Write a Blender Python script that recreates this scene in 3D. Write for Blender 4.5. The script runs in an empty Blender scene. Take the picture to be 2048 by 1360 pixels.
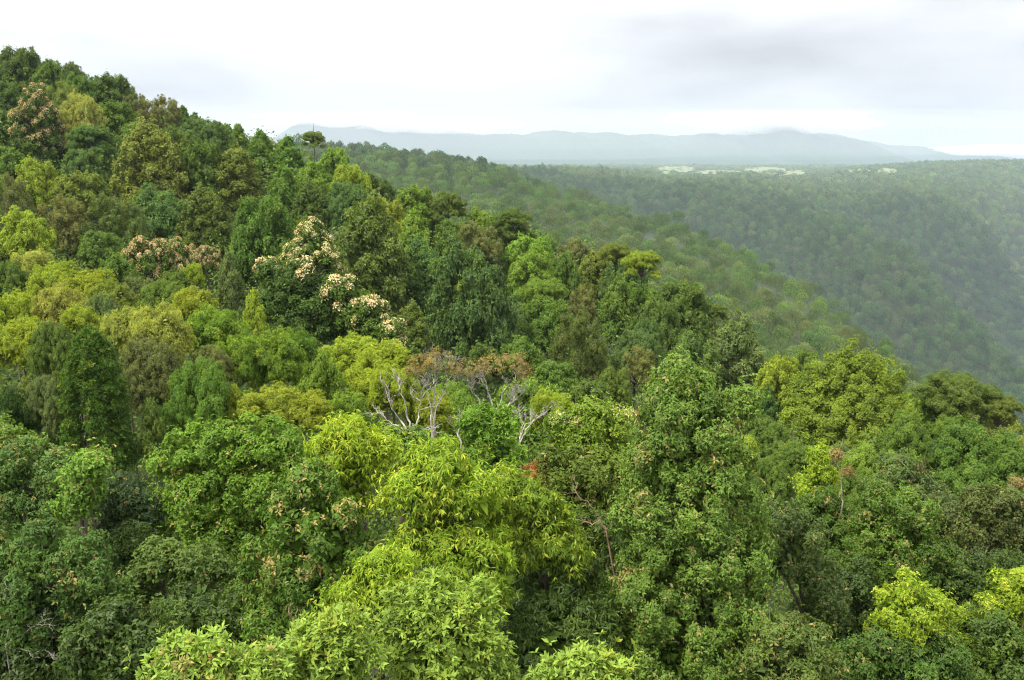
import bpy, math, random
import numpy as np
from mathutils import Vector
R = math.radians
rng = np.random.default_rng(7)

# ------------------------------------------------------------------ camera, sky, sun, exposure
F = 1774.0            # focal length in photograph pixels (2048 wide)
PITCH = R(11.6)
CP, SP = math.cos(PITCH), math.sin(PITCH)
scene = bpy.context.scene
COL = scene.collection
cam_d = bpy.data.cameras.new('camera'); cam = bpy.data.objects.new('camera', cam_d); COL.objects.link(cam)
cam_d.sensor_width = 36.0; cam_d.lens = 36.0 * F / 2048.0
cam_d.clip_start = 0.1; cam_d.clip_end = 20000
cam.location = (0, 0, 0); cam.rotation_euler = (R(90) - PITCH, 0, 0)
scene.camera = cam

SUN_EL, SUN_AZ = R(58), R(-55)      # azimuth from +Y towards +X: high, from the left, a little ahead of square
world = bpy.data.worlds.new('World'); scene.world = world; world.use_nodes = True
nt = world.node_tree; nt.nodes.clear()
N = nt.nodes.new; LK = nt.links.new
w_out = N('ShaderNodeOutputWorld'); bg = N('ShaderNodeBackground'); bg.inputs['Strength'].default_value = 0.12
sky = N('ShaderNodeTexSky'); sky.sky_type = 'NISHITA'; sky.sun_disc = False
sky.sun_elevation = SUN_EL; sky.sun_rotation = SUN_AZ
geo = N('ShaderNodeTexCoord')
mp = N('ShaderNodeMapping'); mp.inputs['Scale'].default_value = (1.0, 1.0, 3.6); mp.inputs['Location'].default_value = (0.35, 0.1, 0.2)
LK(geo.outputs['Generated'], mp.inputs['Vector'])
n1 = N('ShaderNodeTexNoise'); n1.inputs['Scale'].default_value = 3.2; n1.inputs['Detail'].default_value = 5; n1.inputs['Roughness'].default_value = 0.45
LK(mp.outputs['Vector'], n1.inputs['Vector'])
# a heavier grey bank of cloud up to the right
dotn = N('ShaderNodeVectorMath'); dotn.operation = 'DOT_PRODUCT'
gd = Vector((0.50, 0.90, 0.085)).normalized(); dotn.inputs[1].default_value = gd
nrm = N('ShaderNodeVectorMath'); nrm.operation = 'NORMALIZE'; LK(geo.outputs['Generated'], nrm.inputs[0]); LK(nrm.outputs['Vector'], dotn.inputs[0])
mr = N('ShaderNodeMapRange'); mr.interpolation_type = 'SMOOTHSTEP'
mr.inputs['From Min'].default_value = 0.84; mr.inputs['From Max'].default_value = 1.0
mr.inputs['To Min'].default_value = 0.0; mr.inputs['To Max'].default_value = 1.0
LK(dotn.outputs['Value'], mr.inputs['Value'])
sx = N('ShaderNodeSeparateXYZ'); LK(nrm.outputs['Vector'], sx.inputs[0])
hz = N('ShaderNodeMapRange'); hz.interpolation_type = 'SMOOTHSTEP'      # bright strip of sky above the hills
hz.inputs['From Min'].default_value = 0.0; hz.inputs['From Max'].default_value = 0.12
LK(sx.outputs['Z'], hz.inputs['Value'])
mulb = N('ShaderNodeMath'); mulb.operation = 'MULTIPLY'; LK(mr.outputs['Result'], mulb.inputs[0]); LK(hz.outputs['Result'], mulb.inputs[1])
dens = N('ShaderNodeMath'); dens.operation = 'MULTIPLY_ADD'             # noise*1.0 + bank*0.35
LK(mulb.outputs['Value'], dens.inputs[0]); dens.inputs[1].default_value = 0.30; LK(n1.outputs['Fac'], dens.inputs[2])
cr = N('ShaderNodeValToRGB'); LK(dens.outputs['Value'], cr.inputs['Fac'])
e = cr.color_ramp.elements
e[0].position = 0.40; e[0].color = (1.0, 1.0, 1.0, 1)
e[1].position = 0.86; e[1].color = (0.50, 0.50, 0.51, 1)
m_ = e.new(0.60); m_.color = (0.85, 0.85, 0.86, 1)
vm = N('ShaderNodeVectorMath'); vm.operation = 'SCALE'; vm.inputs['Scale'].default_value = 10.0
LK(cr.outputs['Color'], vm.inputs[0])
zen = N('ShaderNodeMapRange'); zen.inputs['From Min'].default_value = 0.0; zen.inputs['From Max'].default_value = 1.0
zen.inputs['To Min'].default_value = 2.75; zen.inputs['To Max'].default_value = 14.5; LK(sx.outputs['Z'], zen.inputs['Value']); LK(zen.outputs['Result'], vm.inputs['Scale'])
mx = N('ShaderNodeMix'); mx.data_type = 'RGBA'; mx.inputs['Factor'].default_value = 0.985
LK(sky.outputs['Color'], mx.inputs['A']); LK(vm.outputs['Vector'], mx.inputs['B'])
LK(mx.outputs['Result'], bg.inputs['Color']); LK(bg.outputs['Background'], w_out.inputs['Surface'])

sun_d = bpy.data.lights.new('sun', 'SUN'); sun_d.energy = 2.8; sun_d.angle = R(10); sun_d.color = (1.0, 0.94, 0.82)
sun = bpy.data.objects.new('sun', sun_d); COL.objects.link(sun)
sv = Vector((math.cos(SUN_EL) * math.sin(SUN_AZ), math.cos(SUN_EL) * math.cos(SUN_AZ) * -1, math.sin(SUN_EL)))
sun.rotation_euler = sv.to_track_quat('Z', 'Y').to_euler()
sky.sun_rotation = math.atan2(sv.x, sv.y)
sun.location = sv * 150

scene.view_settings.view_transform = 'Standard'; scene.view_settings.look = 'None'
scene.view_settings.gamma = 1.0; scene.view_settings.use_curve_mapping = False
scene.view_settings.exposure = 1.3
cy = scene.cycles
cy.max_bounces = 5; cy.diffuse_bounces = 3; cy.glossy_bounces = 2; cy.transmission_bounces = 3; cy.volume_bounces = 1
cy.use_denoising = True; cy.denoiser = 'OPENIMAGEDENOISE'; cy.denoising_input_passes = 'RGB_ALBEDO_NORMAL'; cy.denoising_prefilter = 'NONE'
cy.use_adaptive_sampling = False; cy.filter_width = 1.15

# ------------------------------------------------------------------ picture <-> place
def ray(u, v):
    a = (u - 1024) / F; b = (680 - v) / F
    return np.array([a, CP + b * SP, -SP + b * CP])
def at(u, v, Y):
    d = ray(u, v); t = Y / d[1]
    return d * t, t
def zoy(v):                                   # height over distance for a row of the picture
    b = (680 - np.asarray(v, float)) / F
    return (-SP + b * CP) / (CP + b * SP)
def to_uv(p):
    p = np.atleast_2d(p); d = p[:, 1] * CP - p[:, 2] * SP
    return np.stack([1024 + F * p[:, 0] / d, 680 - F * (p[:, 1] * SP + p[:, 2] * CP) / d, d], 1)

def fac(y): return 1 + 1.4 * np.clip(np.log(np.maximum(y, 1e-3) / 200.) / math.log(4.5), 0, 1)
def warp(y): return np.asarray(y, float) * fac(np.asarray(y, float))       # rows of the table beyond 200 m stand further out
_ny = np.exp(np.linspace(0, math.log(9000), 900)); _wy = warp(_ny)
def nom(Y): return np.interp(Y, _wy, _ny)
# ------------------------------------------------------------------ the lie of the land
# for each bearing: distance -> how high the forest canopy stands (as a picture row, turned into metres below)
TAB = {
 -200: [(12,1480),(25,1130),(40,850),(60,650),(90,450),(130,250),(180,80),(240,40),(350,180),(600,330),(1000,350),(2000,340),(3200,328)],
  0:   [(12,1480),(25,1150),(40,860),(60,640),(90,475),(130,310),(180,145),(220,105),(300,200),(500,340),(1000,355),(2000,340),(3200,328)],
  150: [(12,1480),(25,1140),(40,850),(60,650),(90,500),(130,345),(180,160),(215,140),(300,230),(500,340),(1000,355),(2000,340),(3200,328)],
  300: [(12,1480),(25,1130),(40,870),(60,680),(90,530),(130,375),(165,230),(200,185),(270,260),(450,330),(700,320),(1000,345),(2000,340),(3200,328)],
  600: [(12,1480),(25,1080),(40,850),(60,720),(85,580),(110,470),(140,340),(165,275),(210,300),(300,380),(500,310),(700,300),(900,345),(2000,338),(3200,328)],
  750: [(12,1480),(25,1080),(40,850),(60,735),(85,620),(110,500),(140,400),(170,365),(220,420),(300,430),(450,360),(600,310),(700,302),(900,350),(2000,338),(3200,328)],
  900: [(12,1480),(25,1060),(40,870),(60,760),(80,700),(105,570),(140,440),(165,405),(220,470),(300,500),(400,420),(520,345),(640,314),(800,370),(1200,345),(2000,338),(3200,328)],
  1060:[(12,1480),(25,1060),(40,890),(60,790),(80,720),(105,600),(140,490),(165,440),(220,520),(300,540),(400,450),(500,385),(600,343),(720,400),(1000,352),(1300,338),(2000,338),(3200,328)],
  1200:[(12,1480),(25,1060),(40,900),(60,820),(85,715),(115,600),(145,500),(170,500),(220,580),(300,580),(400,480),(480,430),(560,398),(640,470),(800,470),(835,440),(880,376),(940,358),(1300,346),(2000,338),(3200,328)],
  1350:[(12,1480),(25,1080),(40,930),(60,830),(85,730),(120,610),(145,570),(180,620),(240,640),(330,570),(420,490),(510,448),(590,560),(780,560),(800,530),(875,405),(925,380),(1250,357),(1700,348),(2600,334),(3200,328)],
  1500:[(12,1480),(25,1100),(40,960),(60,860),(85,760),(110,680),(140,665),(180,730),(260,700),(340,600),(410,540),(470,500),(550,640),(740,640),(762,590),(850,425),(890,400),(950,387),(1400,358),(1800,347),(2600,334),(3200,328)],
  1650:[(12,1480),(25,1120),(40,960),(60,870),(80,800),(105,735),(130,760),(200,850),(280,730),(350,640),(420,572),(495,740),(680,740),(700,690),(780,455),(812,416),(860,430),(900,428),(960,400),(1150,378),(1500,352),(2000,342),(2600,334),(3200,328)],
  1800:[(12,1480),(25,1130),(40,950),(60,850),(80,790),(110,820),(160,900),(240,850),(310,750),(370,680),(450,860),(630,860),(650,810),(730,510),(765,458),(800,520),(875,530),(900,485),(955,410),(1000,398),(1150,382),(1400,358),(1700,338),(2000,322),(2600,330),(3200,328)],
  1925:[(12,1480),(25,1130),(40,960),(60,860),(80,800),(110,850),(160,950),(250,880),(330,790),(400,960),(610,960),(630,870),(695,640),(722,585),(770,690),(860,690),(880,620),(945,455),(975,430),(1080,410),(1250,378),(1500,342),(1900,320),(2400,330),(3200,328)],
  2048:[(12,1480),(25,1140),(40,970),(60,870),(80,820),(110,860),(160,960),(280,930),(360,880),(450,1000),(590,1000),(612,880),(665,740),(692,712),(740,810),(850,800),(875,700),(945,575),(970,555),(1010,620),(1090,600),(1130,520),(1210,430),(1450,370),(1750,326),(1950,318),(2400,330),(3200,328)],
  2300:[(12,1480),(25,1140),(40,980),(60,880),(80,850),(110,900),(160,1000),(300,1000),(500,950),(620,860),(760,800),(880,720),(1080,600),(1250,500),(1450,400),(1750,330),(1950,318),(2400,330),(3200,328)],
}
LY = np.linspace(math.log(8), math.log(14000), 480)
_us = sorted(TAB)
SCOL = np.array([(u - 1024) / F / (CP + 0.03 * SP) for u in _us])
_tab = []
for u in _us:
    ys = warp([p[0] for p in TAB[u]]); q = zoy([p[1] for p in TAB[u]])
    row = np.interp(LY, np.log(ys), q)
    k = np.ones(5) / 5; row = np.convolve(np.pad(row, 2, mode='edge'), k, 'valid')
    _tab.append(row)
_tab = np.array(_tab)
SF = np.linspace(SCOL[0], SCOL[-1], 260)
def _fine():
    out = np.zeros((len(SF), len(LY)))
    for j in range(len(LY)):
        out[:, j] = np.interp(SF, SCOL, _tab[:, j])
    k = np.hanning(15); k /= k.sum()
    for j in range(len(LY)):
        out[:, j] = np.convolve(np.pad(out[:, j], 7, mode='edge'), k, 'valid')
    return out
TABF = _fine()
def canopy(x, Y):
    x = np.asarray(x, float); Y = np.asarray(Y, float); Yc = np.maximum(Y, 12.0)
    s = np.clip(x / Yc, SF[0], SF[-1]); fs = (s - SF[0]) / (SF[-1] - SF[0]) * (len(SF) - 1)
    fl = np.clip((np.log(Yc) - LY[0]) / (LY[-1] - LY[0]) * (len(LY) - 1), 0, len(LY) - 1.001)
    i = np.clip(fs.astype(int), 0, len(SF) - 2); j = fl.astype(int); a = fs - i; b = fl - j
    q = (TABF[i, j] * (1 - a) + TABF[i + 1, j] * a) * (1 - b) + (TABF[i, j + 1] * (1 - a) + TABF[i + 1, j + 1] * a) * b
    return q * Yc
def lump(x, y):
    f = fac(nom(y)); return f * .8 * _lump(x / f, nom(y))
def _lump(x, y):                                # gullies and knolls in the far slopes
    return (np.sin(x * .021 + y * .009 + 1.3) * np.sin(y * .017 - x * .006) + .6 * np.sin(x * .047 - y * .028 + .5) * np.sin(y * .041 + 2.))
TH = ([12, 30, 60, 90, 130, 400, 1200, 4500, 6500], [14, 14, 11, 14, 17, 24, 30, 26, 22])
def tree_h(Y): return np.interp(Y, *TH)
FIELDS = [  # pale pastures on the plateau: centre u, v, half width px, half height px (rows)
    (1352, 338, 44, 6), (1440, 344, 58, 4), (1530, 340, 52, 6), (1545, 349, 34, 3), (1590, 345, 24, 5),
    (1722, 352, 30, 2.5), (1720, 342, 28, 4), (1775, 342, 24, 6), (1330, 345, 16, 3)]
def field_poly():
    out = []
    for (u, v, a, b) in FIELDS:
        out.append((u, v, a, b))
    return out
def is_field(x, Y):
    p = np.stack([np.ravel(x), np.ravel(Y), canopy(np.ravel(x), np.ravel(Y))], 1); uv = to_uv(p)
    m = np.zeros(len(p), bool)
    for (u, v, a, b) in FIELDS:
        wob = 1 + .25 * np.sin(uv[:, 0] * .11 + u)
        m |= ((np.abs((uv[:, 0] - u) / a) ** 3 + np.abs((uv[:, 1] - v) / (b * wob)) ** 2) < .8) & (p[:, 1] > 3000)
    return m.reshape(np.shape(x))
def ground(x, Y, fields=True):
    x = np.asarray(x, float); Y = np.asarray(Y, float)
    amp = np.interp(nom(Y), [150, 400, 900, 1500, 2200], [0, 4, 14, 8, 2])
    g = canopy(x, Y) - tree_h(Y) + amp * lump(x, Y) * .7
    return g

# ------------------------------------------------------------------ materials
def mat(name):
    m = bpy.data.materials.new(name); m.use_nodes = True; m.node_tree.nodes.clear(); return m
def foliage(name, young, use_tint=False, gloss=.13, trans=.30, rough=.6):
    m = mat(name); t = m.node_tree; n = t.nodes.new; l = t.links.new
    out = n('ShaderNodeOutputMaterial')
    if use_tint:
        c = n('ShaderNodeAttribute'); c.attribute_name = 'tint'; base = c.outputs['Color']
    else:
        c = n('ShaderNodeObjectInfo'); base = c.outputs['Color']
    tone = n('ShaderNodeAttribute'); tone.attribute_name = 'tone'
    yg = n('ShaderNodeAttribute'); yg.attribute_name = 'young'
    tc = n('ShaderNodeTexCoord'); ns = n('ShaderNodeTexNoise'); ns.inputs['Scale'].default_value = .55 if not use_tint else .06
    ns.inputs['Detail'].default_value = 2; l(tc.outputs['Object'], ns.inputs['Vector'])
    # leaf to leaf and bough to bough differences of the foliage itself
    add = n('ShaderNodeMath'); add.operation = 'MULTIPLY_ADD'; add.inputs[1].default_value = .9; l(ns.outputs['Fac'], add.inputs[0]); l(tone.outputs['Fac'], add.inputs[2])
    r = n('ShaderNodeValToRGB'); l(add.outputs['Value'], r.inputs['Fac'])
    sc = n('ShaderNodeMapRange'); sc.inputs['From Min'].default_value = .2; sc.inputs['From Max'].default_value = 1.25
    l(add.outputs['Value'], sc.inputs['Value']); l(sc.outputs['Result'], r.inputs['Fac'])
    e = r.color_ramp.elements; e[0].color = (.55, .60, .62, 1); e[1].color = (1.55, 1.42, 1.0, 1)
    mul = n('ShaderNodeMix'); mul.data_type = 'RGBA'; mul.blend_type = 'MULTIPLY'; mul.inputs['Factor'].default_value = 1
    l(base, mul.inputs['A']); l(r.outputs['Color'], mul.inputs['B'])
    my = n('ShaderNodeMix'); my.data_type = 'RGBA'; l(yg.outputs['Fac'], my.inputs['Factor']); l(mul.outputs['Result'], my.inputs['A']); my.inputs['B'].default_value = (*young, 1)
    p = n('ShaderNodeBsdfPrincipled'); p.inputs['Roughness'].default_value = rough; p.inputs['Specular IOR Level'].default_value = gloss
    l(my.outputs['Result'], p.inputs['Base Color'])
    tr = n('ShaderNodeBsdfTranslucent'); m2 = n('ShaderNodeMix'); m2.data_type = 'RGBA'; m2.blend_type = 'MULTIPLY'; m2.inputs['Factor'].default_value = 1
    l(my.outputs['Result'], m2.inputs['A']); m2.inputs['B'].default_value = (1.35, 1.35, .6, 1); l(m2.outputs['Result'], tr.inputs['Color'])
    ms = n('ShaderNodeMixShader'); ms.inputs['Fac'].default_value = trans
    l(p.outputs['BSDF'], ms.inputs[1]); l(tr.outputs['BSDF'], ms.inputs[2]); l(ms.outputs['Shader'], out.inputs['Surface'])
    return m
def bark(name, a, b, scale=6.):
    m = mat(name); t = m.node_tree; n = t.nodes.new; l = t.links.new
    out = n('ShaderNodeOutputMaterial'); p = n('ShaderNodeBsdfPrincipled'); p.inputs['Roughness'].default_value = .85
    tc = n('ShaderNodeTexCoord'); mpn = n('ShaderNodeMapping'); mpn.inputs['Scale'].default_value = (1, 1, .3); l(tc.outputs['Object'], mpn.inputs['Vector'])
    ns = n('ShaderNodeTexNoise'); ns.inputs['Scale'].default_value = scale; ns.inputs['Detail'].default_value = 5; l(mpn.outputs['Vector'], ns.inputs['Vector'])
    r = n('ShaderNodeValToRGB'); e = r.color_ramp.elements; e[0].position = .35; e[0].color = (*a, 1); e[1].position = .65; e[1].color = (*b, 1)
    l(ns.outputs['Fac'], r.inputs['Fac']); l(r.outputs['Color'], p.inputs['Base Color'])
    bp = n('ShaderNodeBump'); bp.inputs['Strength'].default_value = .5; l(ns.outputs['Fac'], bp.inputs['Height']); l(bp.outputs['Normal'], p.inputs['Normal'])
    l(p.outputs['BSDF'], out.inputs['Surface']); return m
M_LEAF = foliage('leaf', (.22, .26, .03))
M_YEL = foliage('leaf_yellow_tips', (.44, .48, .05), trans=.35)
M_PINK = foliage('leaf_pink_tips', (.38, .27, .10), gloss=.15)
M_TEAL = foliage('leaf_glossy', (.20, .22, .05), gloss=.2, rough=.5)
M_RUST = foliage('leaf_rusty', (.24, .13, .085), gloss=.2)
M_WOOD = foliage('forest_leaf', (.22, .24, .06), use_tint=True, gloss=.08)
M_BLOSSOM = foliage('blossom_petals', (.42, .28, .22), gloss=.1, trans=.2)
M_BARK = bark('bark_grey_brown', (.06, .045, .032), (.13, .105, .075))
M_PALE = bark('bark_pale', (.14, .12, .10), (.42, .39, .34), 5.)
M_TWIG = bark('twig_red_brown', (.13, .07, .045), (.30, .18, .13))
def groundmat(name, cols, scale, rough=.95):
    m = mat(name); t = m.node_tree; n = t.nodes.new; l = t.links.new
    out = n('ShaderNodeOutputMaterial'); p = n('ShaderNodeBsdfPrincipled'); p.inputs['Roughness'].default_value = rough; p.inputs['Specular IOR Level'].default_value = .1
    tc = n('ShaderNodeTexCoord'); ns = n('ShaderNodeTexNoise'); ns.inputs['Scale'].default_value = scale; ns.inputs['Detail'].default_value = 7; ns.inputs['Roughness'].default_value = .7
    l(tc.outputs['Object'], ns.inputs['Vector']); r = n('ShaderNodeValToRGB'); e = r.color_ramp.elements
    e[0].position = .3; e[0].color = (*cols[0], 1); e[1].position = .7; e[1].color = (*cols[-1], 1)
    for i, c in enumerate(cols[1:-1]): q = e.new(.3 + .4 * (i + 1) / (len(cols) - 1)); q.color = (*c, 1)
    l(ns.outputs['Fac'], r.inputs['Fac']); l(r.outputs['Color'], p.inputs['Base Color'])
    bp = n('ShaderNodeBump'); bp.inputs['Strength'].default_value = .8; bp.inputs['Distance'].default_value = 1.5 / max(scale, .05) * .1
    l(ns.outputs['Fac'], bp.inputs['Height']); l(bp.outputs['Normal'], p.inputs['Normal']); l(p.outputs['BSDF'], out.inputs['Surface']); return m
M_SOIL = groundmat('forest_floor', [(.018, .028, .010), (.030, .042, .014), (.05, .045, .022)], .12)
M_HILL = groundmat('wooded_slope', [(.022, .045, .024), (.035, .06, .03), (.06, .08, .04)], .02)
M_FIELD = groundmat('pasture', [(.08, .11, .045), (.13, .15, .07), (.19, .19, .11)], .02)

# ------------------------------------------------------------------ mesh helpers
def quads(name, V, Q, mats, tone=None, young=None, tint=None, smooth=False, mi=None):
    me = bpy.data.meshes.new(name); n = len(Q)
    me.vertices.add(len(V)); me.vertices.foreach_set('co', np.asarray(V, np.float32).ravel())
    me.loops.add(n * 4); me.loops.foreach_set('vertex_index', np.asarray(Q, np.int32).ravel())
    me.polygons.add(n); me.polygons.foreach_set('loop_start', np.arange(n, dtype=np.int32) * 4)
    me.polygons.foreach_set('loop_total', np.full(n, 4, np.int32))
    if smooth: me.polygons.foreach_set('use_smooth', np.ones(n, bool))
    for m in (mats if isinstance(mats, (list, tuple)) else [mats]): me.materials.append(m)
    if mi is not None: me.polygons.foreach_set('material_index', mi.astype(np.int32))
    me.update(calc_edges=True)
    for nm, a in (('tone', tone), ('young', young)):
        if a is not None:
            at_ = me.attributes.new(nm, 'FLOAT', 'FACE'); at_.data.foreach_set('value', np.asarray(a, np.float32))
    if tint is not None:
        at_ = me.attributes.new('tint', 'FLOAT_COLOR', 'FACE')
        at_.data.foreach_set('color', np.concatenate([tint, np.ones((n, 1))], 1).astype(np.float32).ravel())
    return me
def nz(a): return a / np.maximum(np.linalg.norm(a, axis=-1, keepdims=True), 1e-9)

STY = {  # L leaf length m, W width/length, k leaves per sprig, spread, droop, lift of sprig axis, puff radius m, young share, cover = leaf area per surface
 'broad':  dict(L=.115, W=.36, k=7, spread=1.0, droop=.0, lift=.9, puff=.36, young=.10, cover=2.6),
 'lance':  dict(L=.150, W=.24, k=6, spread=1.05, droop=.95, lift=.3, puff=.46, young=.55, cover=2.4),
 'vine':   dict(L=.100, W=.42, k=5, spread=1.35, droop=.45, lift=.2, puff=.38, young=.07, cover=2.5),
 'small':  dict(L=.088, W=.50, k=5, spread=1.35, droop=.12, lift=.4, puff=.36, young=.08, cover=2.3),
 'needle': dict(L=.300, W=.16, k=9, spread=.55, droop=-.25, lift=.9, puff=.62, young=.12, cover=1.9),
 'fluff':  dict(L=.200, W=.22, k=7, spread=1.1, droop=-.05, lift=.6, puff=.55, young=.20, cover=2.2),
 'med':    dict(L=.240, W=.45, k=5, spread=1.4, droop=.0, lift=.3, puff=.62, young=.08, cover=2.3),
}
def leafmesh(P, A, L, W, k, spread, droop, rg, fold=.18):
    """sprigs of k leaves at points P around axes A -> verts (m*4,3), leaf count m"""
    n = len(P); P = np.repeat(P, k, 0); A = nz(np.repeat(A, k, 0)); m = n * k
    Lr = (np.repeat(L, k) if np.ndim(L) else np.full(m, L)) * rg.uniform(.5, 1.4, m)
    B = nz(np.cross(A, rg.normal(size=(m, 3)))); s = spread * rg.uniform(.6, 1.2, m)[:, None]
    d = A * np.cos(s) + B * np.sin(s); d[:, 2] -= droop * rg.uniform(.5, 1.3, m); d = nz(d)
    upv = A * .9 + rg.normal(size=(m, 3)) * .45 + np.array([0, 0, .4]); side = nz(np.cross(d, upv)); nn = np.cross(side, d)
    base = P + d * (Lr * .08)[:, None]; tip = base + d * Lr[:, None] - nn * (Lr * .18)[:, None]
    mid = base + d * (Lr * .42)[:, None]; w = (Lr * W * .5)[:, None]
    V = np.stack([base, mid + side * w + nn * w * fold, tip, mid - side * w + nn * w * fold], 1)
    return V.reshape(-1, 3), m

def puffs_on(lobes, pr, rg, back=.55, low=-.45, jitter=.22, gap=0.0):
    """points over the outside of a set of ellipsoid boughs: centres, outward directions, radii, lobe index"""
    C, O, RR, LI = [], [], [], []
    for i, lb in enumerate(lobes):
        c = lb[:3]; r = np.array(lb[3:6]); area = 4 * math.pi * (((r[0]*r[1])**1.6 + (r[0]*r[2])**1.6 + (r[1]*r[2])**1.6) / 3) ** (1/1.6)
        n = max(8, int(area / (math.pi * pr * pr) * .80)); j = np.arange(n) + .5
        ph = math.pi * (1 + 5 ** .5) * j + rg.uniform(0, 6.28); z = 1 - 2 * j / n
        d = np.stack([np.cos(ph) * np.sqrt(1 - z*z), np.sin(ph) * np.sqrt(1 - z*z), z], 1) + rg.normal(size=(n, 3)) * .12; d = nz(d)
        keep = (d[:, 2] > low) & ((d[:, 1] < .35) | (rg.random(n) < back)) & (rg.random(n) >= gap); d = d[keep]
        p = c + d * r * (1 - .6 * pr / r.mean() + rg.uniform(-jitter, jitter, len(d)))[:, None]
        o = nz(d / r)
        C.append(p); O.append(o); RR.append(pr * rg.uniform(.6, 1.35, len(d))); LI.append(np.full(len(d), i))
    C = np.concatenate(C); O = np.concatenate(O); RR = np.concatenate(RR); LI = np.concatenate(LI)
    keep = np.ones(len(C), bool)
    for i, lb in enumerate(lobes):
        q = np.linalg.norm((C - lb[:3]) / lb[3:6], axis=1); keep &= ~((q < .86) & (LI != i))
    return C[keep], O[keep], RR[keep], LI[keep]

def crown_arrays(lobes, st, rg, scale=1., stretch=1., gap=0., back=.55, low=-.45, core=True, young_top=0., cover=1., young=None):
    lobes = np.array([l[:6] for l in lobes], float)
    L = st['L'] * scale; pr = st['puff'] * scale
    C, O, RR, LI = puffs_on(lobes, pr, rg, back=back, low=low, gap=gap)
    la = L * L * st['W'] * .5 * st['k']
    ns = max(3, int(math.pi * pr * pr * st['cover'] * cover * 1.25 / la)); m = len(C)
    Cn = np.repeat(C, ns, 0); On = np.repeat(O, ns, 0); Rn = np.repeat(RR, ns)
    d = nz(rg.normal(size=(m * ns, 3)) + On * .8 + np.array([0, 0, .35]))
    P = Cn + d * (Rn * np.where(rg.random(m * ns) < .07, rg.uniform(1.1, 1.7, m * ns), rg.uniform(.45, 1.05, m * ns)))[:, None] * np.array([1, 1, stretch])
    A = nz(d * 1.0 + On * .5 + np.array([0, 0, st['lift'] * .8]) + rg.normal(size=d.shape) * .2)
    V, nl = leafmesh(P, A, L, st['W'], st['k'], st['spread'], st['droop'], rg)
    pt = np.repeat(np.repeat(rg.normal(0, .13, m), ns), st['k'])
    tone = np.clip(.42 + pt + rg.normal(0, .16, nl), 0, 1)
    yp = st['young'] if young is None else young
    zt = (C[:, 2] - C[:, 2].min()) / max(1e-6, np.ptp(C[:, 2]))
    pf = rg.random(m) < np.clip(yp * .6 * (1 + young_top * (zt - .6) * 3), 0, 1)          # whole shoots in new leaf
    tipn = np.einsum('ij,ij->i', d, On) > .25
    pz = np.repeat(np.where(pf, rg.uniform(.1, .5, m), 0), ns)
    yn = np.where((rg.random(m * ns) < pz) & tipn, rg.uniform(.3, 1., m * ns), 0) + np.where(rg.random(m * ns) < yp * .6, rg.uniform(.2, .8, m * ns), 0)
    yng = np.clip(np.repeat(yn, st['k']) * rg.uniform(.7, 1.1, nl), 0, 1)
    if core:                                     # leaves deeper in, that close the crown
        pts = []
        for lb in lobes:
            r = lb[3:6]; n = int(10 + (r[0]*r[1]*r[2]) ** (2/3.) * 14 / (L * 2.4) ** 2 * .9)
            dd = nz(rg.normal(size=(n, 3))); pts.append(lb[:3] + dd * r * rg.uniform(.30, .74, n)[:, None])
        P2 = np.concatenate(pts); V2, n2 = leafmesh(P2, nz(rg.normal(size=P2.shape) + np.array([0, 0, .6])), L * 2.4, .55, 2, 1.2, .2, rg)
        V = np.concatenate([V, V2]); tone = np.concatenate([tone, np.clip(rg.normal(.35, .15, n2), 0, 1)]); yng = np.concatenate([yng, np.zeros(n2)])
        nl += n2
    return V, nl, tone, yng, (C, O, RR, LI)
def crown_mesh(name, arr, m):
    V, nl, tone, yng, _ = arr
    return quads(name, V, np.arange(nl * 4).reshape(-1, 4), m, tone, yng)
def blossom_mesh(name, puffs, rg, size=.22, prob=.5, cond=None, hue=1.):
    C, O, RR, LI = puffs; keep = (O[:, 2] > -.1) & (rg.random(len(C)) < prob)
    if cond is not None: keep &= cond(C, LI)
    C, O, RR = C[keep], O[keep], RR[keep]; k = 5; ns = 84; size = size * .40
    Cn = np.repeat(C, ns, 0); On = np.repeat(O, ns, 0); Rn = np.repeat(RR, ns)
    d = nz(rg.normal(size=Cn.shape) * .8 + On + np.array([0, 0, .7])); P = Cn + d * (Rn * rg.uniform(.7, 1.15, len(Cn)))[:, None]
    V, nl = leafmesh(P, d, size, .7, k, 1.2, 0., rg)
    return quads(name, V, np.arange(nl * 4).reshape(-1, 4), M_BLOSSOM, np.clip(rg.normal(.6, .2, nl), 0, 1), np.clip(rg.normal(.3 * hue, .25, nl), 0, 1) * .6)

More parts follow.
